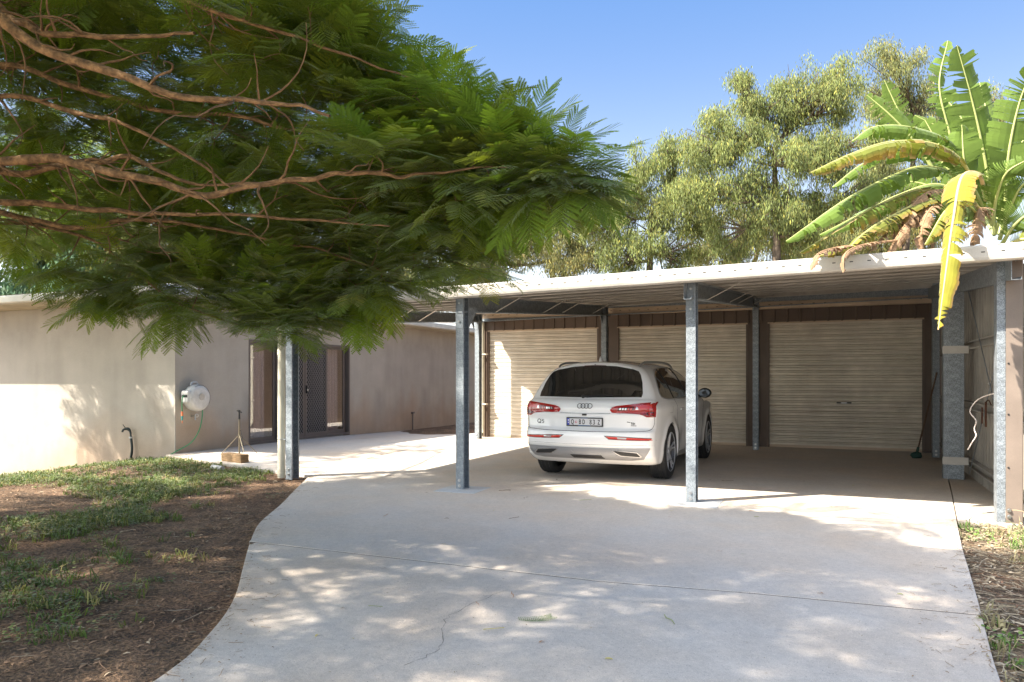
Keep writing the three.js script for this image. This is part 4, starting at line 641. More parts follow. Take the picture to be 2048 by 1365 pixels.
// limbs: points, thick end, thin end; masses: centre, radii, twigs, spread
const LIMBS = [[[[-7.3,-0.15,-2.6],[-7.25,0.8,-2.65],[-7.1,1.6,-2.75],[-6.9,2.2,-2.9]],0.24,0.17],[[[-6.9,2.2,-2.9],[-5.29,3.86,-3.0],[-4.83,3.54,-3.1],[-4.32,3.33,-3.22],[-3.86,3.15,-3.31],[-3.47,3.06,-3.38],[-3.06,3.0,-3.45],[-2.73,2.89,-3.49]],0.075,0.012],[[[-6.9,2.2,-2.9],[-5.61,4.03,-3.18],[-5.22,3.83,-3.25],[-4.9,3.7,-3.28],[-4.53,3.64,-3.34],[-4.11,3.59,-3.42],[-3.77,3.56,-3.46]],0.06,0.014],[[[-6.9,2.2,-2.9],[-6.12,2.98,-3.4],[-5.63,2.94,-3.39],[-5.2,2.94,-3.48],[-4.84,2.85,-3.53],[-4.37,2.73,-3.63],[-3.98,2.61,-3.7],[-3.59,2.64,-3.76],[-3.26,2.7,-3.96],[-2.9,2.71,-4.02],[-2.63,2.67,-4.08],[-2.42,2.7,-4.18],[-2.15,2.74,-4.3],[-1.86,2.72,-4.43]],0.07,0.006],[[[-6.9,2.2,-2.9],[-6.26,2.95,-3.55],[-5.73,2.95,-3.68],[-5.14,3.01,-3.83],[-4.81,3.0,-3.87],[-4.49,2.83,-3.9],[-4.23,2.77,-4.02],[-3.62,2.75,-4.08]],0.055,0.01],[[[-6.9,2.2,-2.9],[-6.69,2.82,-3.79],[-6.36,2.81,-3.83],[-5.85,2.77,-3.95],[-5.24,2.69,-4.12],[-4.9,2.66,-4.16],[-4.17,2.6,-4.27],[-3.49,2.52,-4.35],[-2.8,2.39,-4.22]],0.06,0.008],[[[-6.9,2.2,-2.9],[-7.13,2.89,-4.04],[-6.78,2.83,-4.09],[-6.16,2.68,-4.25],[-5.59,2.7,-4.4],[-5.16,2.69,-4.48],[-4.62,2.57,-4.72],[-3.94,2.42,-4.92],[-3.38,2.23,-4.95]],0.055,0.007],[[[-6.9,2.2,-2.9],[-7.47,2.82,-4.32],[-6.77,2.78,-4.53],[-6.11,2.67,-4.6],[-5.57,2.49,-4.63],[-5.29,2.45,-4.64]],0.03,0.008],[[[-6.9,2.2,-2.9],[-7.36,2.84,-4.26],[-6.24,2.62,-4.55],[-5.73,2.32,-4.55],[-5.28,2.07,-4.54],[-4.93,1.91,-4.59],[-4.55,1.8,-4.65],[-4.18,1.73,-4.7]],0.03,0.005],[[[-6.9,2.2,-2.9],[-5.91,3.47,-3.49],[-5.22,3.34,-3.69],[-4.69,3.17,-3.81],[-4.29,2.92,-3.99],[-3.98,2.71,-4.02]],0.04,0.01],[[[-6.9,2.2,-2.9],[-6.33,3.91,-3.74],[-5.64,3.71,-3.94],[-5.06,3.53,-4.2],[-4.32,3.41,-4.42],[-3.76,3.25,-4.45],[-3.09,3.2,-4.53],[-2.59,3.18,-4.54]],0.045,0.008],[[[-6.9,2.2,-2.9],[-5.27,4.27,-3.12],[-4.9,4.13,-3.28],[-4.28,3.99,-3.56],[-3.91,3.86,-3.73],[-3.54,3.72,-3.89],[-3.11,3.6,-4.2],[-2.75,3.46,-4.47]],0.05,0.008],[[[-6.9,2.2,-2.9],[-7.91,4.75,-4.67],[-7.6,4.22,-5.36],[-7.1,3.85,-6.24],[-6.49,3.54,-6.96]],0.05,0.012],[[[-6.9,2.2,-2.9],[-7.91,3.68,-4.67],[-7.94,3.51,-5.43],[-8.0,3.4,-6.5],[-8.48,3.47,-7.71]],0.05,0.012],[[[-6.9,2.2,-2.9],[-6.0,3.4,-2.3],[-4.6,4.4,-1.6],[-3.0,5.0,-1.6]],0.11,0.02],[[[-6.9,2.2,-2.9],[-7.2,3.6,-2.2],[-7.0,4.8,-1.2],[-6.2,5.6,0.2],[-5.2,6.0,1.5]],0.12,0.02],[[[-6.9,2.2,-2.9],[-6.6,3.6,-3.4],[-5.6,4.8,-4.0],[-4.4,5.6,-4.2],[-3.4,5.9,-4.3]],0.1,0.02],[[[-6.9,2.2,-2.9],[-8.0,3.6,-3.6],[-8.8,4.8,-5.0],[-9.6,5.4,-6.5],[-10.2,5.4,-8.4]],0.1,0.02],[[[-6.9,2.2,-2.9],[-8.4,3.6,-2.6],[-10.2,4.8,-2.6],[-12.0,5.3,-3.0]],0.1,0.02],[[[-6.9,2.2,-2.9],[-6.2,3.4,-1.4],[-4.4,4.6,0.4],[-3.4,5.2,0.6]],0.1,0.02]];
const MASSES = [[-3.9,4.54,-4.39,0.5,0.31,0.5,14,0.45],[-3.76,4.17,-4.56,0.5,0.31,0.5,18,0.45],[-3.47,3.86,-4.69,0.45,0.28,0.45,18,0.45],[-3.1,3.55,-4.75,0.42,0.26,0.42,18,0.45],[-2.69,3.27,-4.71,0.38,0.24,0.38,16,0.45],[-2.33,3.02,-4.65,0.34,0.21,0.34,15,0.45],[-2.0,2.84,-4.58,0.28,0.17,0.28,12,0.45],[-1.74,2.73,-4.59,0.22,0.14,0.22,9,0.45],[-1.54,2.65,-4.57,0.14,0.09,0.14,6,0.45],[-2.24,2.67,-4.47,0.34,0.21,0.34,13,0.45],[-2.55,2.81,-4.34,0.45,0.28,0.45,18,0.45],[-1.93,2.58,-4.51,0.2,0.12,0.2,7,0.45],[-3.76,3.91,-4.23,0.6,0.37,0.6,20,0.45],[-4.61,4.26,-4.29,0.8,0.5,0.8,24,0.45],[-5.7,4.46,-4.24,0.9,0.56,0.9,22,0.45],[-7.08,4.0,-4.5,1.0,0.62,1.0,22,0.45],[-5.86,3.76,-4.61,0.9,0.56,0.9,24,0.45],[-4.74,3.79,-4.67,0.8,0.5,0.8,28,0.45],[-3.81,3.55,-4.76,0.7,0.43,0.7,28,0.45],[-3.2,3.17,-4.7,0.6,0.37,0.6,24,0.45],[-7.06,2.86,-4.73,0.7,0.43,0.7,16,0.45],[-6.0,2.91,-4.98,0.8,0.5,0.8,22,0.45],[-4.61,3.13,-4.95,0.7,0.43,0.7,24,0.45],[-3.94,2.88,-4.92,0.7,0.43,0.7,28,0.45],[-3.07,2.72,-4.76,0.5,0.31,0.5,22,0.45],[-2.62,2.56,-4.74,0.32,0.2,0.32,12,0.45],[-4.52,2.62,-5.1,0.6,0.37,0.6,24,0.45],[-3.84,2.5,-5.18,0.5,0.31,0.5,22,0.45],[-3.21,2.45,-5.14,0.35,0.22,0.35,14,0.45],[-5.33,2.57,-4.95,0.5,0.31,0.5,16,0.45],[-5.82,2.48,-4.73,0.4,0.25,0.4,12,0.45],[-4.97,2.23,-4.9,0.35,0.22,0.35,12,0.45],[-4.38,2.14,-4.94,0.3,0.19,0.3,12,0.45],[-3.82,2.23,-5.08,0.3,0.19,0.3,12,0.45],[-5.85,2.29,-4.5,0.26,0.16,0.26,8,0.45],[-7.04,2.86,-4.52,0.5,0.31,0.5,10,0.45],[-2.94,2.31,-5.15,0.2,0.12,0.2,7,0.45],[-3.32,2.12,-5.09,0.16,0.1,0.16,6,0.45],[-7.43,3.97,-6.53,1.1,0.68,1.1,30,0.45],[-8.07,3.82,-5.7,1.1,0.68,1.1,26,0.45],[-6.63,3.46,-7.11,1.0,0.62,1.0,24,0.45],[-7.21,4.67,-4.44,1.0,0.62,1.0,20,0.45],[-5.37,2.17,-4.61,0.2,0.12,0.2,8,0.45],[-4.7,2.01,-4.8,0.2,0.12,0.2,8,0.45],[-4.24,1.94,-4.89,0.2,0.12,0.2,8,0.45],[-3.98,2.01,-4.9,0.18,0.11,0.18,7,0.45],[-6.55,3.56,-4.08,0.5,0.31,0.5,12,0.45],[-5.68,4.08,-4.47,0.6,0.37,0.6,14,0.45],[-4.97,3.37,-4.9,0.6,0.37,0.6,16,0.45],[-6.27,4.21,-4.42,0.6,0.37,0.6,14,0.45],[-5.83,3.1,-4.84,0.6,0.37,0.6,16,0.45],[-6.4,2.35,-4.47,0.2,0.12,0.2,6,0.45],[-11.6,5.0,-8.3,1.5,0.6,1.6,52,0.5],[-12.0,5.2,-5.0,1.6,0.8,1.8,30,0.5],[-14.5,4.1,-7.3,1.6,0.7,0.9,64,0.55],[-7.5,5.3,-4.3,1.8,0.9,2.0,70,0.6],[-9.8,5.3,-2.2,2.2,0.9,2.2,50,0.6],[-8.6,4.6,0.4,2.0,0.9,2.0,36,0.6],[-4.66,1.85,-4.71,0.16,0.1,0.16,6,0.45],[-4.21,1.76,-4.8,0.15,0.09,0.15,6,0.45],[-3.95,1.84,-4.8,0.13,0.08,0.13,5,0.45],[-5.2,1.99,-4.57,0.16,0.1,0.16,6,0.45],[-3.58,2.0,-4.97,0.14,0.09,0.14,5,0.45],[-2.56,2.2,-5.1,0.12,0.07,0.12,4,0.45],[-5.88,2.08,-4.38,0.14,0.09,0.14,4,0.45]];

// ---------------------------------------------------------------- small things about the yard
{ // hose reel on the house wall: drum axis points away from the wall
  const t = thing('hose_reel', 'white wall mounted hose reel drum with a green hose hanging from it', 'hose reel'); const c = V(-10.83, 1.0, -9.99);
  const prof = [[0.0, -0.13], [0.18, -0.13], [0.225, -0.1], [0.243, -0.05], [0.247, 0.015], [0.238, 0.07], [0.212, 0.108], [0.17, 0.12], [0.078, 0.122], [0.072, 0.13], [0.0, 0.13]];
  const g = new THREE.LatheGeometry(prof.map(([r, z]) => new THREE.Vector2(r, z)), 40); g.rotateZ(-Math.PI / 2); g.translate(c.x, c.y, c.z); part(t, 'drum', g, M.white);
  part(t, 'hub', new THREE.CylinderGeometry(0.062, 0.062, 0.012, 24).rotateZ(Math.PI / 2).translate(c.x + 0.132, c.y + 0.02, c.z), M.zinc);
  part(t, 'outlet_housing', rbox(c.x - 0.11, c.x + 0.085, c.y - 0.1, c.y + 0.145, c.z + 0.11, c.z + 0.268, 0.045, 4), M.white);
  part(t, 'outlet_slot', rbox(c.x - 0.075, c.x + 0.06, c.y + 0.012, c.y + 0.065, c.z + 0.255, c.z + 0.274, 0.009), M.black);
  part(t, 'carry_handle', tube(spline([V(c.x - 0.06, c.y + 0.23, c.z + 0.085), V(c.x - 0.06, c.y + 0.28, c.z + 0.05), V(c.x - 0.06, c.y + 0.285, c.z - 0.05), V(c.x - 0.06, c.y + 0.235, c.z - 0.085)], 14), 0.018, 8), M.white);
  part(t, 'seam', new THREE.TorusGeometry(0.231, 0.004, 5, 36, 2.6).rotateY(Math.PI / 2).rotateX(-0.5).translate(c.x + 0.09, c.y, c.z), M.frame);
  part(t, 'wall_bracket', rbox(-11.0, -10.93, c.y - 0.2, c.y + 0.2, c.z - 0.06, c.z + 0.06, 0.008), M.white);
  const green = phy({ color: lin(0.035, 0.24, 0.09), roughness: 0.4 }), z = c.z + 0.275;
  part(t, 'hose', tube(spline([V(c.x, c.y + 0.045, z - 0.02), V(c.x - 0.01, c.y + 0.03, z + 0.02), V(c.x - 0.02, c.y - 0.1, z + 0.035), V(c.x - 0.02, c.y - 0.24, z + 0.03)], 16), 0.009, 7), green);
  const n = part(t, 'nozzle', [rod(V(c.x - 0.02, c.y - 0.24, z + 0.03), V(c.x - 0.02, c.y - 0.32, z + 0.03), 0.02, 0.018, 10), rod(V(c.x - 0.02, c.y - 0.39, z + 0.03), V(c.x - 0.02, c.y - 0.45, z + 0.03), 0.008, 0.006, 8)], phy({ color: lin(0.6, 0.16, 0.06), roughness: 0.4 }));
  part(n, 'nozzle_body', rod(V(c.x - 0.02, c.y - 0.32, z + 0.03), V(c.x - 0.02, c.y - 0.4, z + 0.03), 0.019, 0.012, 10), phy({ color: lin(0.03, 0.22, 0.20), roughness: 0.4 }));
  part(t, 'tap', [rod(V(-11, 0.66, -10.02), V(-10.88, 0.66, -10.02), 0.014, 0.014, 8), new THREE.TorusGeometry(0.028, 0.007, 6, 14).rotateY(0.6).translate(-10.86, 0.67, -10.02), rod(V(-10.9, 0.66, -10.02), V(-10.88, 0.59, -10.01), 0.012, 0.012, 8)], M.steel);
  part(t, 'supply_hose', tube(spline([V(-10.78, 0.78, -10.08), V(-10.76, 0.62, -10.05), V(-10.76, 0.4, -9.98), V(-10.8, 0.2, -9.85), V(-10.9, 0.05, -9.6), V(-11.02, -0.05, -9.45), V(-11.5, -0.115, -9.42), V(-12.0, -0.2, -9.44), V(-12.35, -0.25, -9.36)], 60), 0.0095, 8), green);
  part(t, 'hose_end', rod(V(-12.34, -0.245, -9.36), V(-12.42, -0.255, -9.34), 0.018, 0.018, 8), phy({ color: lin(0.6, 0.12, 0.05), roughness: 0.5 }));
}
{ // garden tap on a black riser
  const t = thing('garden_tap', 'black garden tap on a bent riser pipe against the house front wall', 'tap'), b = phy({ color: lin(0.014, 0.022, 0.02), roughness: 0.45 });
  const X = -12.08, z = -9.62; part(t, 'riser', tube(spline([V(X - 0.06, -0.32, z + 0.02), V(X + 0.02, -0.15, z + 0.03), V(X + 0.06, 0.05, z + 0.03), V(X + 0.03, 0.28, z + 0.03)], 24), 0.023, 10), b);
  part(t, 'collar', new THREE.CylinderGeometry(0.034, 0.034, 0.03, 14).translate(X + 0.03, 0.26, z + 0.03), M.white);
  part(t, 'neck', tube(spline([V(X + 0.03, 0.27, z + 0.03), V(X + 0.01, 0.37, z + 0.03), V(X - 0.03, 0.42, z + 0.05), V(X - 0.1, 0.40, z + 0.09), V(X - 0.11, 0.36, z + 0.1)], 18), [0.016, 0.016, 0.016, 0.017, 0.018, 0.02, 0.024, 0.028, 0.03, 0.03, 0.028, 0.024, 0.02, 0.02, 0.02, 0.018, 0.018, 0.018, 0.018], 9), b); part(t, 'lever', rod(V(X - 0.05, 0.42, z + 0.07), V(X - 0.12, 0.5, z + 0.08), 0.009, 0.006, 6), b);
}
{ // tripod sprinkler
  const t = thing('tripod_sprinkler', 'thin brass tripod lawn sprinkler standing on the patio edge', 'sprinkler'), brass = std({ color: lin(0.17, 0.145, 0.10), roughness: 0.45, metalness: 0.6 });
  const X = -9.66, z = -9.85; part(t, 'riser', tube([V(X, 0.03, z), V(X, 0.3, z), V(X, 0.66, z)], [0.014, 0.013, 0.011], 8), brass);
  part(t, 'collar', new THREE.CylinderGeometry(0.02, 0.02, 0.05, 10).translate(X, 0.38, z), brass); part(t, 'head', [rod(V(X, 0.64, z), V(X, 0.73, z), 0.017, 0.015, 8), rod(V(X - 0.05, 0.79, z), V(X + 0.05, 0.76, z), 0.014, 0.01, 7), rod(V(X, 0.72, z), V(X, 0.8, z), 0.012, 0.02, 7)], M.black);
  for (const [dx, dz] of [[-0.34, 0.1], [0.28, 0.16], [0.1, -0.33]]) part(t, 'leg', tube([V(X, 0.37, z), V(X + dx * 0.95, 0.03, z + dz * 0.95), V(X + dx, 0.012, z + dz)], 0.006, 6), brass);
  part(t, 'inlet', rod(V(X, 0.03, z), V(X + 0.1, 0.025, z + 0.02), 0.018, 0.014, 8), M.black); part(t, 'feed_tube', tube(spline([V(X + 0.03, 0.45, z), V(X + 0.1, 0.25, z + 0.02), V(X + 0.11, 0.05, z + 0.05), V(X + 0.14, 0.02, z + 0.15)], 16), 0.005, 6), M.black);
}
{ const t = part(scene, 'timber_block', (() => { const g = new RoundedBoxGeometry(0.54, 0.13, 0.15, 2, 0.006); g.rotateY(-0.2); g.translate(-9.02, 0.068, -9.1); return metre(g); })(), M.timber); tag(t, 'squared sawn timber block lying on the patio edge', 'timber'); }
{ const t = part(scene, 'pipe_offcut', rod(V(-8.98, -0.03, -8.6), V(-8.7, -0.03, -8.52), 0.04, 0.04, 16), M.white); tag(t, 'short white plastic pipe offcut in the grass', 'pipe'); }
{ // pipe strapped to the house-end post
  const t = thing('downpipe', 'cream plastic downpipe strapped to the galvanised post beside the lawn', 'downpipe'); const X = -7.1, z = -8.02;
  part(t, 'pipe', tube([V(X, -0.02, z), V(X, 1, z), V(X + 0.005, 1.9, z), V(X + 0.01, 2.26, z + 0.05)], 0.05, 18, false), M.pvc); part(t, 'socket', new THREE.CylinderGeometry(0.058, 0.054, 0.09, 18, 1, true).translate(X, 0.05, z), M.pvc); part(t, 'strap', [new THREE.TorusGeometry(0.052, 0.004, 5, 20).rotateX(Math.PI / 2).translate(X, 0.52, z), rod(V(X + 0.05, 0.52, z + 0.02), V(X + 0.14, 0.52, z + 0.08), 0.005, 0.005, 5)], M.galv);
  part(t, 'socket', new THREE.CylinderGeometry(0.055, 0.055, 0.07, 18, 1, true).translate(X, 1.72, z), M.pvc);
}
{ // mop leaning in the corner
  const t = thing('mop', 'wooden handled mop with a dark green head leaning beside the roller door', 'mop'); const a = V(1.16, 0.09, -14.25), b = V(1.47, 1.46, -14.42);
  part(t, 'handle', tube([a, a.clone().lerp(b, 0.5), b], 0.0135, 8), M.handle); const gm = std({ color: lin(0.03, 0.075, 0.06), roughness: 0.9 }); part(t, 'socket', rod(a.clone().add(V(-0.012, -0.05, 0)), a.clone().add(V(0.02, 0.1, -0.01)), 0.026, 0.02, 8), gm);
  const g = new THREE.SphereGeometry(1, 16, 10); g.scale(0.085, 0.055, 0.075); const p = g.attributes.position; for (let i = 0; i < p.count; i++) { const n = 0.85 + 0.35 * vnoise(p.getX(i) * 60, p.getZ(i) * 60 + p.getY(i) * 50, 3); p.setXYZ(i, p.getX(i) * n, p.getY(i) * n, p.getZ(i) * n); } g.computeVertexNormals(); g.translate(1.145, 0.05, -14.24); part(t, 'mop_head', g, gm);
}
{ const t = thing('rusty_bracket', 'rusty steel bracket hung on the middle girt of the sheeted wall', 'bracket'); part(t, 'plate', rbox(1.5, 1.512, 0.80, 1.09, -10.0, -9.93, 0.002), M.rust); part(t, 'plate', rbox(1.485, 1.497, 0.83, 1.02, -10.12, -10.09, 0.002), M.rust); part(t, 'hook', tube(spline([V(1.505, 1.08, -9.96), V(1.53, 1.11, -9.96), V(1.56, 1.05, -9.96)], 8), 0.006, 6), M.rust); }
{ const w = std({ color: lin(0.62, 0.55, 0.50), roughness: 0.7 }); const t = part(scene, 'hanging_wire', tube(spline([V(1.36, 1.2, -8.3), V(1.4, 1.22, -8.55), V(1.25, 1.14, -8.75), V(1.19, 1.02, -8.78), V(1.235, 0.93, -8.72), V(1.225, 0.84, -8.76), V(1.235, 0.78, -8.72), V(1.2, 0.70, -8.75), V(1.17, 0.63, -8.77)], 50), 0.006, 6), w); tag(t, 'pale loose wire dangling off the brown flashed end post', 'wire'); }
{ // dead vine at the foot of the end post
  const r = rngOf(61), t = thing('dead_vine', 'tangle of dry vine stems at the foot of the brown flashed post', 'vine'), m = std({ color: lin(0.42, 0.30, 0.19), roughness: 0.95 });
  for (let k = 0; k < 11; k++) { let p = V(1.62 + r() * 0.2, -0.02 + r() * 0.05, -8.12 + r() * 0.1), d = V(-0.3 + r() * 0.8, 0.8 * r(), 0.25 * r() - 0.05); const pts = [p]; for (let i = 0; i < 6; i++) { d.add(V((r() - 0.55) * 0.7, (r() - 0.5) * 0.7, (r() - 0.5) * 0.25)); p = p.clone().addScaledVector(d, 0.085); p.y = Math.max(-0.02, p.y); p.z = Math.max(p.z, -8.2); pts.push(p); } part(t, 'stem', tube(spline(pts, 16), 0.0035 + r() * 0.002, 5), m); }
}

// banana leaves: midrib points, half width, raggedness, droop, stance, age
const BANANA = [[[[1.46,2.86,-9.09],[1.36,3.57,-8.99],[1.22,4.23,-8.88],[1.07,4.77,-8.75]],0.24,0.6,0.1,1,0],[[[1.28,3.37,-9.67],[1.12,4.13,-9.71],[1.01,4.7,-9.66],[1.11,5.25,-9.81]],0.15,0.9,0.1,1,0],[[[1.53,2.84,-9.01],[1.53,3.53,-8.9],[1.63,4.15,-8.84],[1.76,4.51,-8.79]],0.22,0.6,0.1,1,0],[[[0.98,3.54,-9.31],[0.73,3.95,-9.2],[0.5,4.23,-9.1],[0.25,4.49,-9.04]],0.15,0.6,0.1,1,0],[[[0.99,3.57,-9.43],[0.74,4.07,-9.43],[0.59,4.35,-9.36],[0.43,4.72,-9.29]],0.12,0.82,0.1,1,0],[[[1.34,3.35,-9.15],[1.03,3.77,-8.79],[0.57,3.89,-8.37],[0.27,3.86,-8.18],[0.09,3.71,-8.04]],0.17,0.6,0.9,0,0],[[[1.29,3.25,-9.01],[1.11,3.54,-8.66],[0.84,3.67,-8.37],[0.42,3.65,-8.02],[0.07,3.5,-7.75],[-0.27,3.3,-7.49]],0.19,0.8,1.25,0,1],[[[1.29,3.24,-9.07],[1.01,3.48,-8.78],[0.71,3.48,-8.43],[0.47,3.37,-8.21],[0.07,3.13,-7.92],[-0.49,2.67,-7.5]],0.2,0.6,0.85,0,0],[[[1.2,3.1,-8.87],[0.81,3.28,-8.58],[0.34,3.08,-8.15],[-0.02,2.83,-7.88],[-0.37,2.57,-7.61]],0.17,0.8,0.7,0,1],[[[1.18,3.02,-8.75],[0.84,3.13,-8.37],[0.47,2.96,-8.1],[0.15,2.71,-7.79],[0.0,2.51,-7.67]],0.13,0.8,0.8,0,1],[[[1.35,3.2,-8.93],[1.2,3.32,-8.32],[1.0,3.2,-7.85],[0.9,2.77,-7.58],[0.83,2.31,-7.44],[0.76,1.78,-7.35]],0.135,0.85,0.75,0,2],[[[1.26,3.22,-9.0],[0.98,3.25,-8.55],[0.75,3.19,-8.33],[0.58,2.96,-8.15],[0.51,2.64,-8.12]],0.12,0.9,1.3,0,3],[[[1.26,3.17,-9.0],[1.05,3.18,-8.58],[0.89,3.04,-8.45],[0.8,2.63,-8.36]],0.11,0.9,1.2,0,3],[[[1.43,3.01,-9.08],[1.22,3.01,-8.44],[1.16,2.74,-8.3],[1.16,2.6,-8.3]],0.12,0.9,1.1,0,3],[[[1.18,3.1,-8.86],[0.7,2.98,-8.31],[0.38,2.76,-8.06],[0.22,2.55,-7.93]],0.1,0.9,1.0,0,3],[[[1.21,3.07,-8.98],[1.0,2.97,-8.67],[0.76,2.8,-8.45],[0.69,2.6,-8.42]],0.09,0.9,1.0,0,3],[[[0.51,2.69,-8.01],[0.19,2.62,-7.7],[0.02,2.48,-7.37],[0.01,2.32,-7.33]],0.06,0.95,1.2,0,3],[[[0.24,2.65,-7.89],[-0.06,2.59,-7.59],[-0.22,2.48,-7.3],[-0.26,2.35,-7.25]],0.06,0.95,1.2,0,3],[[[1.48,2.79,-8.99],[1.53,3.05,-8.8],[1.63,3.27,-8.62],[1.8,3.32,-8.59]],0.2,0.6,0.5,1,0],[[[1.48,2.72,-8.88],[1.56,2.88,-8.7],[1.67,2.96,-8.64],[1.87,2.89,-8.62]],0.2,0.6,0.5,1,0],[[[1.51,2.67,-8.89],[1.6,2.73,-8.72],[1.74,2.71,-8.67],[1.87,2.5,-8.62]],0.18,0.8,0.6,1,1],[[[1.56,3.17,-9.9],[1.46,3.85,-10.08],[1.31,4.44,-10.23],[1.09,4.85,-10.35]],0.24,0.6,0.4,1,0],[[[1.59,3.14,-9.81],[1.62,3.91,-10.15],[1.58,4.5,-10.35],[1.53,4.97,-10.55]],0.26,0.6,0.3,1,0],[[[1.45,3.1,-9.53],[1.22,3.62,-9.53],[1.03,3.93,-9.56],[0.86,4.3,-9.59]],0.22,0.6,0.3,1,0],[[[1.34,2.94,-8.93],[1.11,3.08,-8.5],[0.94,3.01,-8.31],[0.77,2.7,-8.18]],0.2,0.6,0.6,1,0],[[[1.56,2.92,-9.47],[1.65,3.46,-9.72],[1.8,3.93,-9.9],[2.05,4.3,-10.12]],0.22,0.6,0.3,1,0],[[[1.43,2.96,-9.08],[1.27,3.25,-8.9],[1.14,3.53,-8.73],[1.11,3.94,-8.72]],0.2,0.6,0.3,1,0],[[[1.49,2.9,-9.33],[1.4,3.18,-9.61],[1.14,3.45,-9.72],[0.82,3.42,-9.68]],0.2,0.6,0.5,1,0],[[[0.98,3.15,-8.55],[0.77,2.99,-8.18],[0.7,2.79,-8.1],[0.72,2.57,-8.11]],0.1,0.95,1.1,0,3],[[[0.89,3.1,-8.51],[0.6,2.9,-8.1],[0.46,2.69,-7.99],[0.37,2.52,-7.95]],0.1,0.95,1.1,0,3],[[[1.0,3.12,-8.67],[0.61,2.98,-8.27],[0.24,2.75,-7.94],[-0.2,2.53,-7.64]],0.13,0.8,0.8,0,1],[[[1.33,3.09,-9.14],[1.05,3.27,-9.13],[0.82,3.46,-9.13],[0.53,3.54,-9.11]],0.18,0.6,0.6,1,0],[[[1.45,2.86,-9.09],[1.53,3.2,-9.01],[1.55,3.48,-8.92],[1.66,3.72,-8.91]],0.18,0.6,0.4,1,0],[[[1.45,3.23,-9.63],[1.38,3.73,-9.82],[1.13,4.17,-9.82],[0.77,4.43,-9.77]],0.2,0.6,0.4,1,0],[[[1.29,3.22,-9.01],[0.96,3.66,-8.76],[0.53,3.68,-8.46],[0.18,3.52,-8.25],[-0.09,3.28,-8.07]],0.15,0.7,0.9,0,0],[[[1.3,3.22,-9.24],[0.95,3.43,-9.08],[0.55,3.3,-8.8],[0.17,3.07,-8.51],[-0.21,2.84,-8.23]],0.16,0.7,0.8,0,0],[[[1.39,2.92,-8.84],[1.4,3.18,-8.63],[1.46,3.36,-8.49],[1.61,3.45,-8.45]],0.17,0.7,0.6,1,0],[[[1.36,3.19,-9.38],[1.04,3.73,-9.45],[0.85,3.99,-9.48],[0.72,3.95,-9.47]],0.14,0.8,0.6,1,0],[[[1.26,3.05,-8.67],[1.09,3.07,-8.21],[0.9,2.95,-8.02],[0.71,2.62,-7.93]],0.14,0.9,0.9,0,1]];

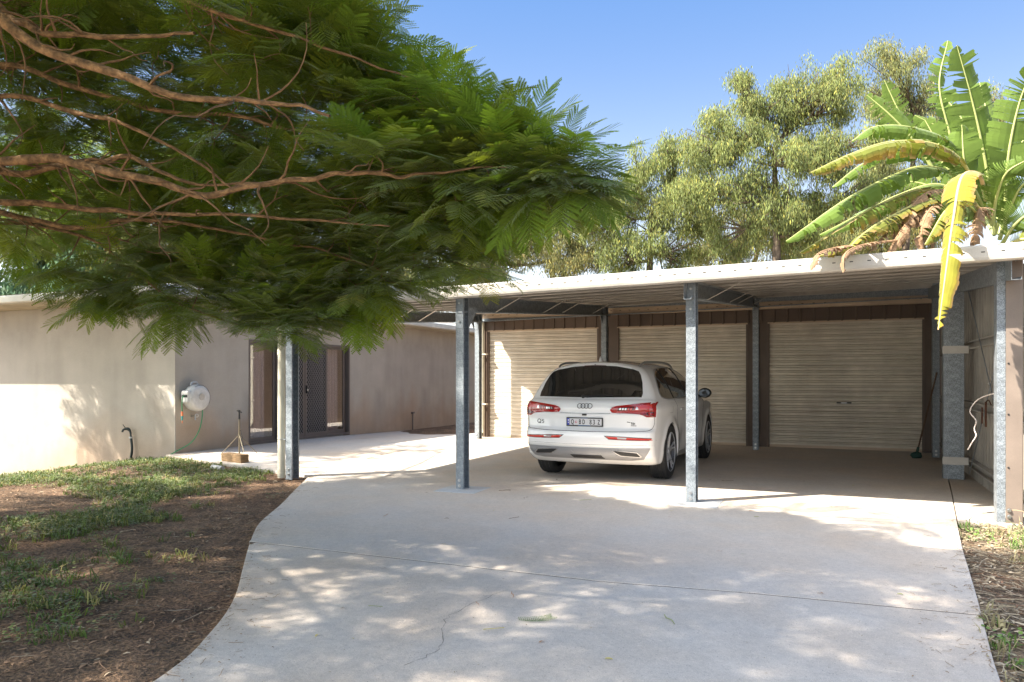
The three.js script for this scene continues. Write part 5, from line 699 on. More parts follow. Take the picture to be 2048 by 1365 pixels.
// gum trees: foot, leaf masses (centre, radius, half height), seed, tone
const GUMS = [[[-1.86,0.66,-25.47],[[-3.64,7.17,-24.67,0.89,0.72],[-3.87,8.62,-25.12,0.73,0.59],[-2.9,9.28,-25.0,0.73,0.59],[-3.04,10.99,-24.94,0.33,0.26],[-2.75,10.18,-25.07,0.41,0.33],[-1.82,8.32,-24.94,0.98,0.78],[-1.11,10.75,-25.8,0.89,0.72],[-1.45,9.82,-26.31,0.89,0.72],[-0.37,10.26,-26.13,0.81,0.65],[0.08,11.24,-26.77,0.65,0.52],[-0.67,8.47,-26.0,0.98,0.78],[0.07,8.61,-25.67,0.89,0.72],[-1.86,6.84,-25.47,0.98,0.78],[-0.68,6.96,-26.54,0.98,0.78],[-3.09,6.27,-25.35,0.98,0.78],[0.52,7.22,-26.75,0.98,0.78],[-4.12,8.86,-24.67,0.73,0.59],[-4.27,7.46,-24.61,0.81,0.65],[-3.67,9.68,-24.88,0.57,0.46],[-2.32,10.33,-25.48,0.65,0.52],[-2.47,7.71,-25.41,0.81,0.65],[-1.27,6.23,-25.95,0.98,0.78]],1,0],[[1.75,0.57,-30.37],[[1.59,12.65,-30.3,1.01,0.81],[1.11,11.74,-30.63,0.92,0.73],[2.59,11.74,-30.75,0.92,0.73],[1.92,10.27,-30.45,1.1,0.88],[3.15,10.25,-31.55,1.01,0.81],[1.25,9.18,-30.15,1.1,0.88],[2.76,8.44,-30.82,1.1,0.88],[0.92,7.16,-30.0,1.1,0.88],[4.24,10.79,-32.58,0.92,0.73],[5.28,11.55,-33.05,0.73,0.59]],2,1],[[-6.35,0.6,-25.64],[[-6.35,8.89,-25.64,0.67,0.54],[-6.84,7.83,-25.43,0.88,0.71],[-5.82,7.77,-26.43,0.88,0.71],[-5.07,8.36,-26.22,0.62,0.49],[-7.32,6.95,-25.21,0.88,0.71],[-6.03,6.6,-25.79,1.06,0.85],[-4.85,7.08,-26.97,0.88,0.71],[-5.39,5.71,-26.08,1.06,0.85],[-7.0,5.71,-25.36,0.97,0.78],[-5.39,9.42,-26.08,0.62,0.49],[-7.8,6.6,-25.0,0.79,0.63]],3,0],[[-9.79,0.54,-26.3],[[-10.31,7.38,-26.06,0.95,0.76],[-9.27,7.0,-26.53,0.95,0.76],[-8.87,8.04,-27.14,0.76,0.61],[-10.83,6.24,-25.83,1.14,0.91],[-9.61,5.86,-26.37,1.14,0.91],[-8.57,6.24,-26.84,0.95,0.76],[-11.69,6.62,-25.44,0.95,0.76],[-12.21,5.73,-25.65,0.95,0.76]],4,2],[[-5.08,0.46,-31.69],[[-5.27,7.18,-31.61,1.26,1.01],[-4.51,6.34,-31.95,1.26,1.01],[-2.97,6.97,-32.64,1.26,1.01],[-1.82,6.97,-33.15,1.26,1.01],[-3.74,7.81,-32.29,1.05,0.84],[-0.48,6.97,-33.76,1.26,1.01]],5,2],[[0.29,0.46,-34.1],[[0.29,6.76,-34.1,1.26,1.01],[1.25,6.97,-34.53,1.26,1.01],[-0.86,7.6,-33.58,1.26,1.01],[2.21,7.39,-34.96,1.26,1.01],[3.36,7.18,-35.47,1.26,1.01]],6,2],[[-13.78,0.57,-23.41],[[-13.95,7.16,-23.34,1.1,0.88],[-12.78,6.61,-23.86,1.1,0.88],[-14.78,5.7,-22.96,1.1,0.88],[-13.11,5.33,-23.71,1.1,0.88],[-12.11,4.78,-24.16,0.92,0.73],[-15.45,6.61,-22.66,1.1,0.88],[-14.12,4.42,-23.26,1.1,0.88]],7,1],[[-16.81,0.6,-20.96],[[-16.81,7.12,-20.96,1.23,0.99],[-18.1,6.24,-20.38,1.23,0.99],[-15.84,6.07,-21.39,1.23,0.99],[-17.13,5.36,-20.81,1.23,0.99],[-18.74,5.19,-20.09,1.06,0.85],[-16.01,4.83,-21.32,1.06,0.85],[-17.77,7.65,-20.53,1.06,0.85]],8,0],[[-19.88,0.63,-18.49],[[-19.57,6.22,-18.63,1.19,0.95],[-20.8,5.72,-18.07,1.19,0.95],[-18.79,5.38,-18.97,1.02,0.81],[-21.42,5.04,-17.8,1.02,0.81],[-19.88,4.87,-18.49,1.02,0.81],[-20.18,7.07,-18.35,1.19,0.95],[-22.2,5.72,-17.45,1.02,0.81]],9,2],[[-24.69,0.6,-17.43],[[-24.21,7.3,-17.64,1.41,1.13],[-25.5,6.6,-17.07,1.41,1.13],[-23.4,6.95,-18.0,1.23,0.99],[-24.69,5.89,-17.43,1.41,1.13],[-26.14,7.65,-16.78,1.41,1.13],[-26.62,6.24,-16.56,1.41,1.13]],10,0],[[7.5,0,-19],[[7.5,6.5,-19,1.3,1.04],[6.6,5.2,-19.4,1.1,0.88],[8.6,5.4,-18.8,1.2,0.96],[7.4,7.8,-19,1.0,0.8],[8.2,4.2,-19.5,1.0,0.8]],11,0],[[12.5,0,-24],[[12.5,7.5,-24,1.5,1.2],[11.2,6,-24.4,1.3,1.04],[13.9,6.2,-23.6,1.3,1.04],[12.3,9,-24,1.1,0.88],[13,4.8,-24.5,1.2,0.96],[11.4,4.5,-23.8,1.1,0.88]],12,1],[[17,0,-20],[[17,5.5,-20,1.4,1.12],[15.9,4.4,-20.4,1.2,0.96],[18.2,4.6,-19.6,1.2,0.96],[17,3.4,-20,1.2,0.96]],13,2]];

// ---------------------------------------------------------------- foliage helpers
const leafMat = (r, g, b, tr = 0.45) => phy({ color: lin(r, g, b), roughness: 1, transmission: tr, thickness: 0, specularIntensity: 0.4, vertexColors: true });
function raw(pos, col, nor) { const g = new THREE.BufferGeometry(); g.setAttribute('position', new THREE.Float32BufferAttribute(pos, 3)); if (col) g.setAttribute('color', new THREE.Float32BufferAttribute(col, 3)); g.computeVertexNormals(); return g; }
const randDir = (r) => { const z = r() * 2 - 1, a = r() * 6.283, s = Math.sqrt(1 - z * z); return V(s * Math.cos(a), z, s * Math.sin(a)); };
const basis = (pos, dir, up, s = 1) => { const x = dir.clone().normalize(), z = V().crossVectors(x, up).normalize(), y = V().crossVectors(z, x); return new THREE.Matrix4().makeBasis(x, y, z).scale(V(s, s, s)).setPosition(pos); };

// ---------------------------------------------------------------- feathery shade tree over the lawn
{
  // twice-feathered frond along +x, 1 unit long: rachis, pinna pairs, rows of leaflets
  const frond = (seed, pairs, leaflets, droop) => {
    const r = rngOf(seed), pos = [], col = []; const tri = (a, b, c, k) => { for (const q of [a, b, c]) { pos.push(q.x, q.y, q.z); col.push(k * 1.0, k, k * 0.9); } };
    const at = (t) => V(t - droop * 0.15 * t * t * t, 0.06 * Math.sin(t * 2.6) - droop * t * t * 0.32, 0.02 * Math.sin(t * 5 + seed));
    for (let i = 0; i < 10; i++) { const a = at(i / 10), b = at((i + 1) / 10), w = 0.007 * (1 - i / 13); for (const o of [V(0, 0, w), V(0, w, 0)]) { tri(a.clone().sub(o), b.clone().sub(o), a.clone().add(o), 1.3); tri(a.clone().add(o), b.clone().sub(o), b.clone().add(o), 1.3); } }
    for (let i = 0; i < pairs; i++) for (const s of [1, -1]) {
      const t = 0.17 + 0.83 * (i + 0.25 * s * 0.3) / pairs, base = at(Math.min(1, t)), L = (0.255 * Math.sin(Math.PI * clamp(0.16 + 0.78 * (1 - t) + 0.07)) + 0.055) * (0.9 + 0.2 * r());
      const ang = lerp(1.32, 0.62, t) + (r() - 0.5) * 0.13, dir = V(Math.cos(ang), -0.04 - 0.1 * r() - 0.12 * droop, s * Math.sin(ang)).normalize(), lift = V(0, 1, 0);
      const side = V().crossVectors(dir, lift).normalize(), k = 0.82 + r() * 0.36, tw = (r() - 0.5) * 0.3; side.applyAxisAngle(dir, tw);
      for (let j = 0; j < leaflets; j++) { // one diamond is a pair of leaflets
        const u = (j + 0.6) / leaflets, c = base.clone().addScaledVector(dir, u * L); c.y -= 0.02 * u * u; const w = 0.0245 * Math.sin(Math.PI * clamp(0.18 + 0.72 * (1 - u))) + 0.004, th = L / leaflets * 0.5, f = dir.clone().multiplyScalar(th), q = dir.clone().multiplyScalar(w * 0.25);
        const p1 = c.clone().addScaledVector(side, w).add(q), p2 = c.clone().addScaledVector(side, -w).add(q); tri(p1, c.clone().add(f), c.clone().sub(f), k); tri(p2, c.clone().sub(f), c.clone().add(f), k);
      }
    }
    return raw(pos, col);
  };
  const tree = thing('shade_tree', 'large spreading tree with feathery fern-like leaves and rust brown limbs over the lawn', 'tree');
  const bark = std({ color: lin(0.58, 0.355, 0.18), map: rep(TX.bark, 1, 2.6), bumpMap: rep(TX.bark, 1, 2.6), bumpScale: 0.014, roughness: 0.95 });
  const fine = leafMat(0.17, 0.25, 0.014, 0.58);
  const near = [frond(1, 17, 17, 0.25), frond(2, 15, 16, 0.5), frond(3, 18, 17, 0.1), frond(4, 16, 16, 0.7)], far = [frond(11, 14, 9, 0.3), frond(12, 14, 9, 0.6)];
  const rnd = rngOf(77), skel = [];   // skeleton nodes: position, radius, direction
  const limbG = [], twigG = [];
  const addLimb = (pts, r0, r1, name) => {
    const q = spline(pts, pts.length * 7), rad = q.map((_, i) => lerp(r0, r1, Math.pow(i / (q.length - 1), 0.8))  * 0.66 * (0.94 + 0.12 * vnoise(i * 0.9, r0 * 99, 3)));
    const ph = rnd() * 9; for (let i = 1; i < q.length - 1; i++) { q[i].y += (vnoise(i * 0.33, ph, 1) - 0.5) * 0.035; q[i].x += (vnoise(i * 0.33, ph, 2) - 0.5) * 0.035; q[i].z += (vnoise(i * 0.33, ph, 4) - 0.5) * 0.035; }
    part(tree, name, tube(q, rad, 9), bark); q.forEach((p, i) => skel.push({ p, r: rad[i], d: q[Math.min(q.length - 1, i + 1)].clone().sub(q[Math.max(0, i - 1)]).normalize() }));
  };
  LIMBS.forEach(([pts, r0, r1], i) => addLimb(pts.map((a) => V(...a)), r0, r1, i ? 'limb' : 'trunk'));
  // twig tips spread through the crown's masses; each joins the closest wood behind it
  const tips = [];
  for (const [x, y, z, rx, ry, rz, n, k] of MASSES) for (let i = 0; i < n; i++) { const d = randDir(rnd), s = Math.pow(rnd(), k ?? 0.45); tips.push(V(x + d.x * rx * s, y + d.y * ry * s, z + d.z * rz * s)); }
  // an even high layer above the drive and lawn, thin enough for small flecks of sun
  for (let X = -11; X < -1.9; X += X < -8.2 ? 0.55 : 0.345) for (let D = -1.6; D < 4.9; D += X < -8.2 ? 0.55 : D < 1.2 ? 0.31 : 0.345) { const x = X + (rnd() - 0.5) * 0.5, d = D + (rnd() - 0.5) * 0.5, y = 5.3 + (rnd() - 0.5) * 0.9 + 0.5 * Math.sin((x + 6) * 0.5); if (d > 4.35 - Math.max(0, x + 3.45) * 1.6 || rnd() < (d > 2.5 ? 0.3 : 0.0)) continue; tips.push(V(x, y, -d)); }
  const distSkel = (p) => { let b = null, bd = 1e9; for (const s of skel) { const d = s.p.distanceToSquared(p); const pen = s.r < 0.012 ? 1.25 : 1; if (d * pen < bd) { bd = d * pen; b = s; } } return [b, Math.sqrt(bd)]; };
  const start = V(-6.2, 2.6, -3.4); tips.sort((a, b) => distSkel(a)[1] - distSkel(b)[1]);
  const fr = [];
  for (const tip of tips) {
    const [s, d] = distSkel(tip); const m = s.p.clone().lerp(tip, 0.5); m.addScaledVector(s.d, d * 0.16); m.y += d * (0.08 + 0.1 * rnd()); m.x += (rnd() - 0.5) * d * 0.2; m.z += (rnd() - 0.5) * d * 0.2;
    const q = spline([s.p, m, tip], Math.max(4, Math.min(10, Math.round(d * 8)))); const r0 = Math.min(s.r * 0.75, 0.006 + d * 0.011);
    twigG.push(tube(q, q.map((_, i) => lerp(r0, 0.0035, i / (q.length - 1))), d > 0.6 ? 6 : 5, false));
    q.forEach((p, i) => { if (i % 2 === 0 && i) skel.push({ p, r: lerp(r0, 0.0035, i / (q.length - 1)), d: tip.clone().sub(s.p).normalize() }); });
    const out = tip.clone().sub(s.p).normalize(), inView = tip.z < -2.4 && tip.y < 2.2 - tip.z * 0.55, nf = inView ? 5 + Math.floor(rnd() * 4) : 6 + Math.floor(rnd() * 3);
    for (let k = 0; k < nf; k++) {
      const t = k < 2 ? 1 : 0.55 + 0.45 * rnd(), at = q[Math.min(q.length - 1, Math.round(t * (q.length - 1)))], a = (k - nf / 2) * 0.75 + (rnd() - 0.5) * 0.7 + (k < 2 ? (k - 0.5) * 0.4 : 0);
      const dir = out.clone().setY(out.y * 0.35).normalize().applyAxisAngle(V(0, 1, 0), a); dir.y += 0.16 - rnd() * 0.38; dir.normalize(); const up = V((rnd() - 0.5) * 0.55, 1, (rnd() - 0.5) * 0.55).normalize();
      fr.push({ p: at, dir, up, s: (0.33 + 0.17 * rnd()) * (inView ? 1 : 1.42), c: rnd() });
    }
  }
  // bare side shoots and dead twigs along the limbs
  const woody = skel.filter((s) => s.r > 0.014 && s.r < 0.08); for (let k = 0; k < 200; k++) { const s = woody[Math.floor(rnd() * woody.length)]; let d = s.d.clone().multiplyScalar(0.7).add(randDir(rnd)).normalize(), p = s.p.clone(); const pts = [p.clone()], n = 3 + Math.floor(rnd() * 4), L = 0.05 + 0.1 * rnd(); for (let i = 0; i < n; i++) { d.add(randDir(rnd).multiplyScalar(0.5)).normalize(); p.addScaledVector(d, L); pts.push(p.clone()); } const q = spline(pts, n * 2); twigG.push(tube(q, q.map((_, i) => lerp(Math.min(0.011, s.r * 0.5), 0.0022, i / (q.length - 1))), 5, false)); }
  // twigs joined into a few meshes, each reading as a branchlet mass
  const tw = part(tree, 'twigs', twigG, bark); tw.userData.kind = 'stuff';
  const green = (c) => { const v = 0.75 + 0.5 * hash2(Math.floor(c * 1e6), 3, 9); return c > 0.985 ? lin(1.9, 1.25, 0.6) : lin(v * (0.9 + 0.3 * hash2(Math.floor(c * 1e6), 4, 9)), v, v); };
  // the fronds that can be told apart are parts of their own, the rest fill the crown
  const eye = V(0, 1.36, 0), look = V(-0.409, 0.17, -0.9).normalize();
  fr.forEach((f) => { const d = f.p.clone().sub(eye), l = d.length(); f.l = l; f.k = d.dot(look) / l > 0.80 ? f.s / l : 0; });
  const ranked = fr.slice().sort((a, b) => b.k - a.k), solo = new Set(ranked.slice(0, 290));
  const mats = [fine.clone(), fine.clone(), fine.clone(), fine.clone()]; [[1, 1, 1], [0.8, 0.92, 0.9], [1.25, 1.1, 1], [0.95, 1.05, 0.8]].forEach((k, i) => mats[i].color.setRGB(fine.color.r * k[0], fine.color.g * k[1], fine.color.b * k[2]));
  let n = 0; for (const f of solo) { const m = part(tree, 'frond', near[n % 4], mats[(n * 7 + (f.c * 40 | 0)) % 4]); m.matrixAutoUpdate = false; m.matrix.copy(basis(f.p, f.dir, f.up, f.s)); m.matrix.decompose(m.position, m.quaternion, m.scale); m.matrixAutoUpdate = true; n++; }
  const rest = fr.filter((f) => !solo.has(f)), kinds = [[], [], [], []];
  rest.forEach((f, i) => kinds[f.l < 5.5 && f.k > 0 ? i % 2 : 2 + i % 2].push(f));
  kinds.forEach((list, i) => { if (list.length) inst(tree, 'foliage', i < 2 ? near[i] : far[i - 2], fine, list.map((f) => basis(f.p, f.dir, f.up, f.s)), list.map((f) => green(f.c))); });
  console.log('shade tree fronds', fr.length, 'tips', tips.length);
}

{ const r = rngOf(5), pos = [], col = []; for (let i = 0; i < 20; i++) for (const s of [1, -1]) { const t = i / 20, b = V(t * 0.2 - 0.1, 0.006, 0.05 * Math.sin(t * 2.6)), d = V(0.4, 0.05 + 0.1 * r(), s).normalize(); for (let j = 0; j < 7; j++) { const c = b.clone().addScaledVector(d, j * 0.007), e = c.clone().add(V(0.009, 0.004 * r(), 0.002)); for (const v of [c, e, c.clone().addScaledVector(d, 0.005)]) { pos.push(v.x, v.y, v.z); const k = 0.7 + 0.6 * r(); col.push(k, k, k); } } } const m = part(scene, 'fallen_frond', raw(pos, col), leafMat(0.09, 0.16, 0.04, 0.2)); m.position.set(-1.59, 0, -3.86); m.rotation.y = 0.9; tag(m, 'small green feathery frond fallen on the driveway', 'leaf'); }

// ---------------------------------------------------------------- banana plant by the sheeted wall
{
  const pl = thing('banana_plant', 'tall banana plant with torn green and yellow leaves leaning over the carport roof', 'banana plant');
  const ages = [[[0.125, 0.20, 0.028], [0.115, 0.18, 0.025]], [[0.19, 0.215, 0.03], [0.36, 0.22, 0.035]], [[0.29, 0.28, 0.03], [0.46, 0.26, 0.035]], [[0.28, 0.175, 0.10], [0.36, 0.25, 0.165]]];
  const blade = phy({ color: lin(1, 1, 1), roughness: 1, transmission: 0.42, thickness: 0, vertexColors: true, clearcoat: 0.08, clearcoatRoughness: 0.4, specularIntensity: 0.5 });
  const dry = std({ color: lin(1, 1, 1), roughness: 0.9, vertexColors: true }), ribM = [phy({ color: lin(0.42, 0.46, 0.16), roughness: 0.5 }), phy({ color: lin(0.5, 0.46, 0.16), roughness: 0.5 }), phy({ color: lin(0.62, 0.44, 0.22), roughness: 0.5 }), phy({ color: lin(0.36, 0.22, 0.12), roughness: 0.8 })];
  BANANA.forEach(([pts, w, tatter, droop, face, age], li) => {
    const r = rngOf(900 + li * 13), n = age === 3 ? 30 : 64, q = new THREE.CatmullRomCurve3(pts.map((p) => V(...p)), false, 'centripetal').getSpacedPoints(n), pos = [], col = [];
    const shade = (u, t, edge) => { const [a, b] = ages[age], e = age ? clamp((edge - 0.62) * 2.6 + (fbm(t * 9, u * 3, li + 3, 3) - 0.5) * 1.5) : clamp((edge - 0.9) * 3) * 0.25; const k = 0.74 + 0.3 * vnoise(t * 90, edge * 1.5, li) + 0.24 * vnoise(t * 14, edge * 2 + u * 5, li + 4); const brown = age && edge > 0.86 && vnoise(t * 22, li, 7) > 0.42 ? 0.75 : 0; const dk = [0.36, 0.22, 0.12]; return [0, 1, 2].map((c) => lerp(lerp(a[c], b[c], e), dk[c], brown) * k); };
    let jit = 0, gapNext = false, gapPrev = false;
    for (const s of [1, -1]) for (let i = Math.floor(n * 0.2); i < n; i++) {
      const t0 = i / n, t1 = (i + 1) / n, a = q[i], b = q[i + 1], T = b.clone().sub(a).normalize(); const up = face ? V(0.32, 0.25, 0.9).normalize() : V(0, 1, 0);
      let side = V().crossVectors(T, up).normalize().multiplyScalar(s), nn = V().crossVectors(side, T).multiplyScalar(s).normalize(); if (nn.dot(up) < 0) nn.negate();
      gapPrev = gapNext; if (r() < tatter * 0.3) { jit = (r() - 0.3) * (0.5 + 1.2 * tatter); gapNext = true; } else gapNext = false;
      const wid = (t) => w * Math.pow(Math.sin(Math.PI * clamp(0.03 + 0.97 * (t - 0.2) / 0.8)), 0.55) * (age === 3 ? 0.7 + 0.5 * r() : 1);
      const L0 = wid(t0) * 2 * 0.55 + 0.012, L1 = wid(t1) * 2 * 0.55 + 0.012, segs = 4, row = [];
      const cut = gapNext ? 0.7 + 0.3 * r() : 0, len = 1 - (tatter > 0.3 ? r() * 0.25 * tatter : 0);
      const theta0 = -0.28 + (face ? 0.05 : 0.12) + jit * 0.3;
      for (const [p, L, e] of [[a, L0, 0], [b, L1, 1]]) { const line = []; let c = p.clone(); line.push(c.clone()); for (let k = 1; k <= segs; k++) { const th = theta0 + (droop + jit) * (k - 0.5) / segs * 1.25 + (age === 3 ? 0.35 * (r() - 0.5) : 0); const d = side.clone().multiplyScalar(Math.cos(th)).addScaledVector(nn, -Math.sin(th)); if (!face && droop > 0.8) d.y -= 0.25 * (k / segs); d.addScaledVector(T, 0.22).normalize(); c = c.clone().addScaledVector(d, L / segs * len); line.push(c.clone()); } row.push(line); }
      if (cut) for (let k = 1; k <= segs; k++) row[1][k].lerp(row[0][k], cut * k / segs); else if (gapPrev) for (let k = 1; k <= segs; k++) row[0][k].lerp(row[1][k], 0.8 * k / segs);
      for (let k = 0; k < segs; k++) { const A = row[0][k], B = row[1][k], C = row[0][k + 1], Dd = row[1][k + 1]; for (const [p, e, t] of [[A, k, t0], [B, k, t1], [C, k + 1, t0], [C, k + 1, t0], [B, k, t1], [Dd, k + 1, t1]]) { pos.push(p.x, p.y, p.z); col.push(...shade(s, t, e / segs)); } }
    }
    const m = part(pl, 'leaf', raw(pos, col), age === 3 ? dry : blade, ['', 'green leaf with browned edges', 'yellow leaf hanging over the gutter', 'dead brown leaf'][age] || undefined);
    part(m, 'midrib', tube(q, q.map((_, i) => lerp(age === 3 ? 0.012 : 0.022, 0.004, i / n)), 7), ribM[age]);
  });
  const stem = std({ color: lin(0.33, 0.23, 0.13), map: rep(TX.bark, 1, 0.8), bumpMap: rep(TX.bark, 1, 0.8), bumpScale: 0.01, roughness: 0.9 });
  for (const [a, b, c, r0] of [[V(2.15, -0.1, -9.3), V(2.2, 1.6, -9.4), V(2.02, 3.1, -9.45), 0.13], [V(1.98, -0.1, -8.7), V(2.05, 1.5, -8.9), V(2.05, 2.9, -9.1), 0.11], [V(2.6, -0.1, -9.9), V(2.65, 1.6, -10), V(2.5, 3.1, -10), 0.12]]) { const q = spline([a, b, c], 16); part(pl, 'stem', tube(q, q.map((_, i) => lerp(r0, r0 * 0.6, i / 16)), 12), stem); }
  // dry sheaths hanging off the stems
  const r = rngOf(31); for (let k = 0; k < 16; k++) { const y = 0.5 + r() * 2.3, a = r() * 6.28, p = V(2.05 + 0.12 * Math.cos(a), y, -8.9 + 0.12 * Math.sin(a) - 0.3 * r()), q = spline([p, p.clone().add(V(0.12 * Math.cos(a), -0.05, 0.12 * Math.sin(a))), p.clone().add(V(0.16 * Math.cos(a), -0.35 - r() * 0.3, 0.16 * Math.sin(a)))], 8); const pos = [], col = []; for (let i = 0; i < 8; i++) { const w = 0.05 * Math.sin(Math.PI * (0.15 + 0.8 * i / 8)), A = q[i], B = q[i + 1], s = V(-Math.sin(a), 0.1, Math.cos(a)); const c = 0.8 + 0.4 * r(); for (const v of [A.clone().addScaledVector(s, w), A.clone().addScaledVector(s, -w), B.clone().addScaledVector(s, w), B.clone().addScaledVector(s, w), A.clone().addScaledVector(s, -w), B.clone().addScaledVector(s, -w)]) { pos.push(v.x, v.y, v.z); col.push(0.42 * c, 0.28 * c, 0.17 * c); } } part(pl, 'dry_sheath', raw(pos, col), dry); }
}

// ---------------------------------------------------------------- gum trees behind the garage
{
  const clump = (seed, n, len, wid) => { const r = rngOf(seed), pos = [], col = []; for (let i = 0; i < n; i++) { const c = randDir(r).multiplyScalar(Math.pow(r(), 0.5) * 0.42); c.y *= 1.15; const d = V((r() - 0.5) * 1.0, -0.85 - 0.5 * r(), (r() - 0.5) * 1.0).normalize(), s = V().crossVectors(d, randDir(r)).normalize(), L = len * (0.7 + 0.6 * r()), w = wid * (0.8 + 0.5 * r()), k = 0.7 + 0.6 * r(), y = r() < 0.14 ? 1.5 : 1; const a = c, m1 = c.clone().addScaledVector(d, L * 0.4).addScaledVector(s, w), m2 = c.clone().addScaledVector(d, L * 0.4).addScaledVector(s, -w), e = c.clone().addScaledVector(d, L); for (const v of [a, m1, m2, m1, e, m2]) { pos.push(v.x, v.y, v.z); col.push(k * y, k * (y > 1 ? 1.2 : 1), k * 0.9); } } return raw(pos, col); };
  const clumps = [clump(1, 54, 0.15, 0.0135), clump(2, 50, 0.165, 0.013), clump(3, 56, 0.14, 0.0145)];
  const tones = [[0.175, 0.22, 0.066], [0.185, 0.215, 0.08], [0.185, 0.195, 0.07]];
  const bark = std({ color: lin(0.34, 0.27, 0.21), map: rep(TX.bark, 1, 0.5), roughness: 0.95 });
  GUMS.forEach(([base, masses, seed, tone], gi) => {
    const r = rngOf(400 + seed), foot = V(base[0], -0.3, base[2]); const mid = V(0, 0, 0); masses.forEach((m) => mid.add(V(m[0], m[1], m[2]))); mid.multiplyScalar(1 / masses.length);
    const lab = ['tall airy gum tree rising above the middle roller door with one thin top twig', 'tall pale gum tree behind the banana plant', 'slender gum tree between the feathery tree tip and the tallest gum', 'low pale gum tree just clear of the feathery tree behind the garage', 'low gum tree behind the garage, under the tallest gum', 'low gum tree behind the garage, under the banana leaves', 'gum tree behind the house end of the garage', 'gum tree behind the house, above the twin spot lamp', 'gum tree behind the house, above the hose reel', 'gum tree behind the house front wall', 'gum tree on the open ground beyond the banana plant', 'tall gum tree farther off on the open ground beyond the banana plant', 'low gum tree on the open ground past the other two beyond the banana plant'][gi];
    const t = thing('gum_tree', lab, 'tree', 'gum trees behind the buildings');
    const tr = spline([foot, V(lerp(foot.x, mid.x, 0.3), mid.y * 0.35, lerp(foot.z, mid.z, 0.3)), V(lerp(foot.x, mid.x, 0.7), mid.y * 0.75, mid.z), mid], 18); part(t, 'trunk', tube(tr, tr.map((_, i) => lerp(0.2, 0.07, i / 18)), 8), bark);
    const nodes = tr.slice(6).map((p, i) => ({ p, r: lerp(0.13, 0.07, i / 12) })), twig = [], mt = [[], [], []], cs = [[], [], []];
    masses.slice().sort((a, b) => mid.distanceTo(V(a[0], a[1], a[2])) - mid.distanceTo(V(b[0], b[1], b[2]))).forEach((m) => {
      const c = V(m[0], m[1], m[2]); const join = (target, minR) => { let b = nodes[0], bd = 1e9; for (const n of nodes) { if (n.p.y > target.y + 0.4) continue; const d = n.p.distanceTo(target) + (n.r < minR ? 3 : 0); if (d < bd) { bd = d; b = n; } } return b; };
      const j = join(c, 0.04), k = j.p.clone().lerp(c, 0.5); k.x += (r() - 0.5) * 0.6; k.y -= 0.15 * r(); const q = spline([j.p, k, c], 10), r0 = Math.min(0.075, j.r * 0.8); part(t, 'limb', tube(q, q.map((_, i) => lerp(r0, 0.02, i / 10)), 6), bark); q.slice(2).forEach((p, i) => nodes.push({ p, r: lerp(r0, 0.02, i / 9) }));
      for (let i = 0; i < 9; i++) { const e = c.clone().add(V((r() - 0.5) * 1.9 * m[3], (r() - 0.3) * 1.7 * m[4], (r() - 0.5) * 1.9 * m[3])), s = q[3 + Math.floor(r() * 7)], h = s.clone().lerp(e, 0.5); h.x += (r() - 0.5) * 0.2; twig.push(tube(spline([s, h, e], 5), [0.022, 0.018, 0.014, 0.011, 0.008, 0.006], 4, false)); }
      const n = Math.round(96 * (m[3] / 1.0) ** 1.6 + 22), ns = 11 + Math.floor(m[3] * 6), sub = Array.from({ length: ns }, () => { const d = randDir(r).multiplyScalar(0.45 + 0.65 * r()); return [d, 0.17 + 0.24 * r()]; });
      for (const [d] of sub) { const e = V(m[0] + d.x * m[3], m[1] + d.y * m[4], m[2] + d.z * m[3]), s0 = q[4 + Math.floor(r() * 6)], h = s0.clone().lerp(e, 0.5); h.y += 0.1 * r(); twig.push(tube(spline([s0, h, e], 5), [0.036, 0.031, 0.025, 0.02, 0.014, 0.009], 5, false)); }
      for (let i = 0; i < n; i++) { const [c0, rs] = sub[Math.floor(r() * ns)], d = randDir(r).multiplyScalar(Math.pow(r(), 0.5) * rs).add(c0); const p = V(m[0] + d.x * m[3], m[1] + d.y * m[4], m[2] + d.z * m[3]), w = Math.floor(r() * 3); mt[w].push(new THREE.Matrix4().compose(p, new THREE.Quaternion().setFromAxisAngle(V(0, 1, 0), r() * 6.28), V(1, 1, 1).multiplyScalar(0.6 + 0.5 * r()))); const b = 0.72 + 0.5 * r(), tn = tones[tone], y = r(); cs[w].push(lin(tn[0] * b * (y > 0.7 ? 1.25 : 1), tn[1] * b * (y > 0.7 ? 1.15 : 1), tn[2] * b)); }
    });
    part(t, 'twigs', twig, bark).userData.kind = 'stuff';
    const lm = phy({ color: lin(1, 1, 1), roughness: 1, transmission: 0.3, thickness: 0, vertexColors: true }); mt.forEach((a, i) => a.length && inst(t, 'crown', clumps[i], lm, a, cs[i]));
  });
  { // dense dark shrub beyond the house roof
    const t = thing('dark_shrub', 'dense dark green shrub showing above the house roof near its far end', 'shrub'), r = rngOf(811), cl = clump(9, 60, 0.13, 0.03); const mt = [], cs = []; for (let i = 0; i < 1500; i++) { const d = randDir(r), s = Math.pow(r(), 0.25), bump = 0.8 + 0.4 * vnoise(d.x * 3 + 5, d.z * 3 + d.y * 3, 7); mt.push(new THREE.Matrix4().compose(V(-24.5 + d.x * 4.4 * s * bump, 3.4 + d.y * 2.7 * s * bump, -18.5 + d.z * 3.0 * s * bump), new THREE.Quaternion().setFromAxisAngle(V(0, 1, 0), r() * 6), V(1, 1, 1).multiplyScalar(0.9 + 0.5 * r()))); const b = 0.6 + 0.6 * r(); cs.push(r() > 0.93 ? lin(0.36 * b, 0.34 * b, 0.06 * b) : lin(0.075 * b, 0.15 * b, 0.08 * b)); }
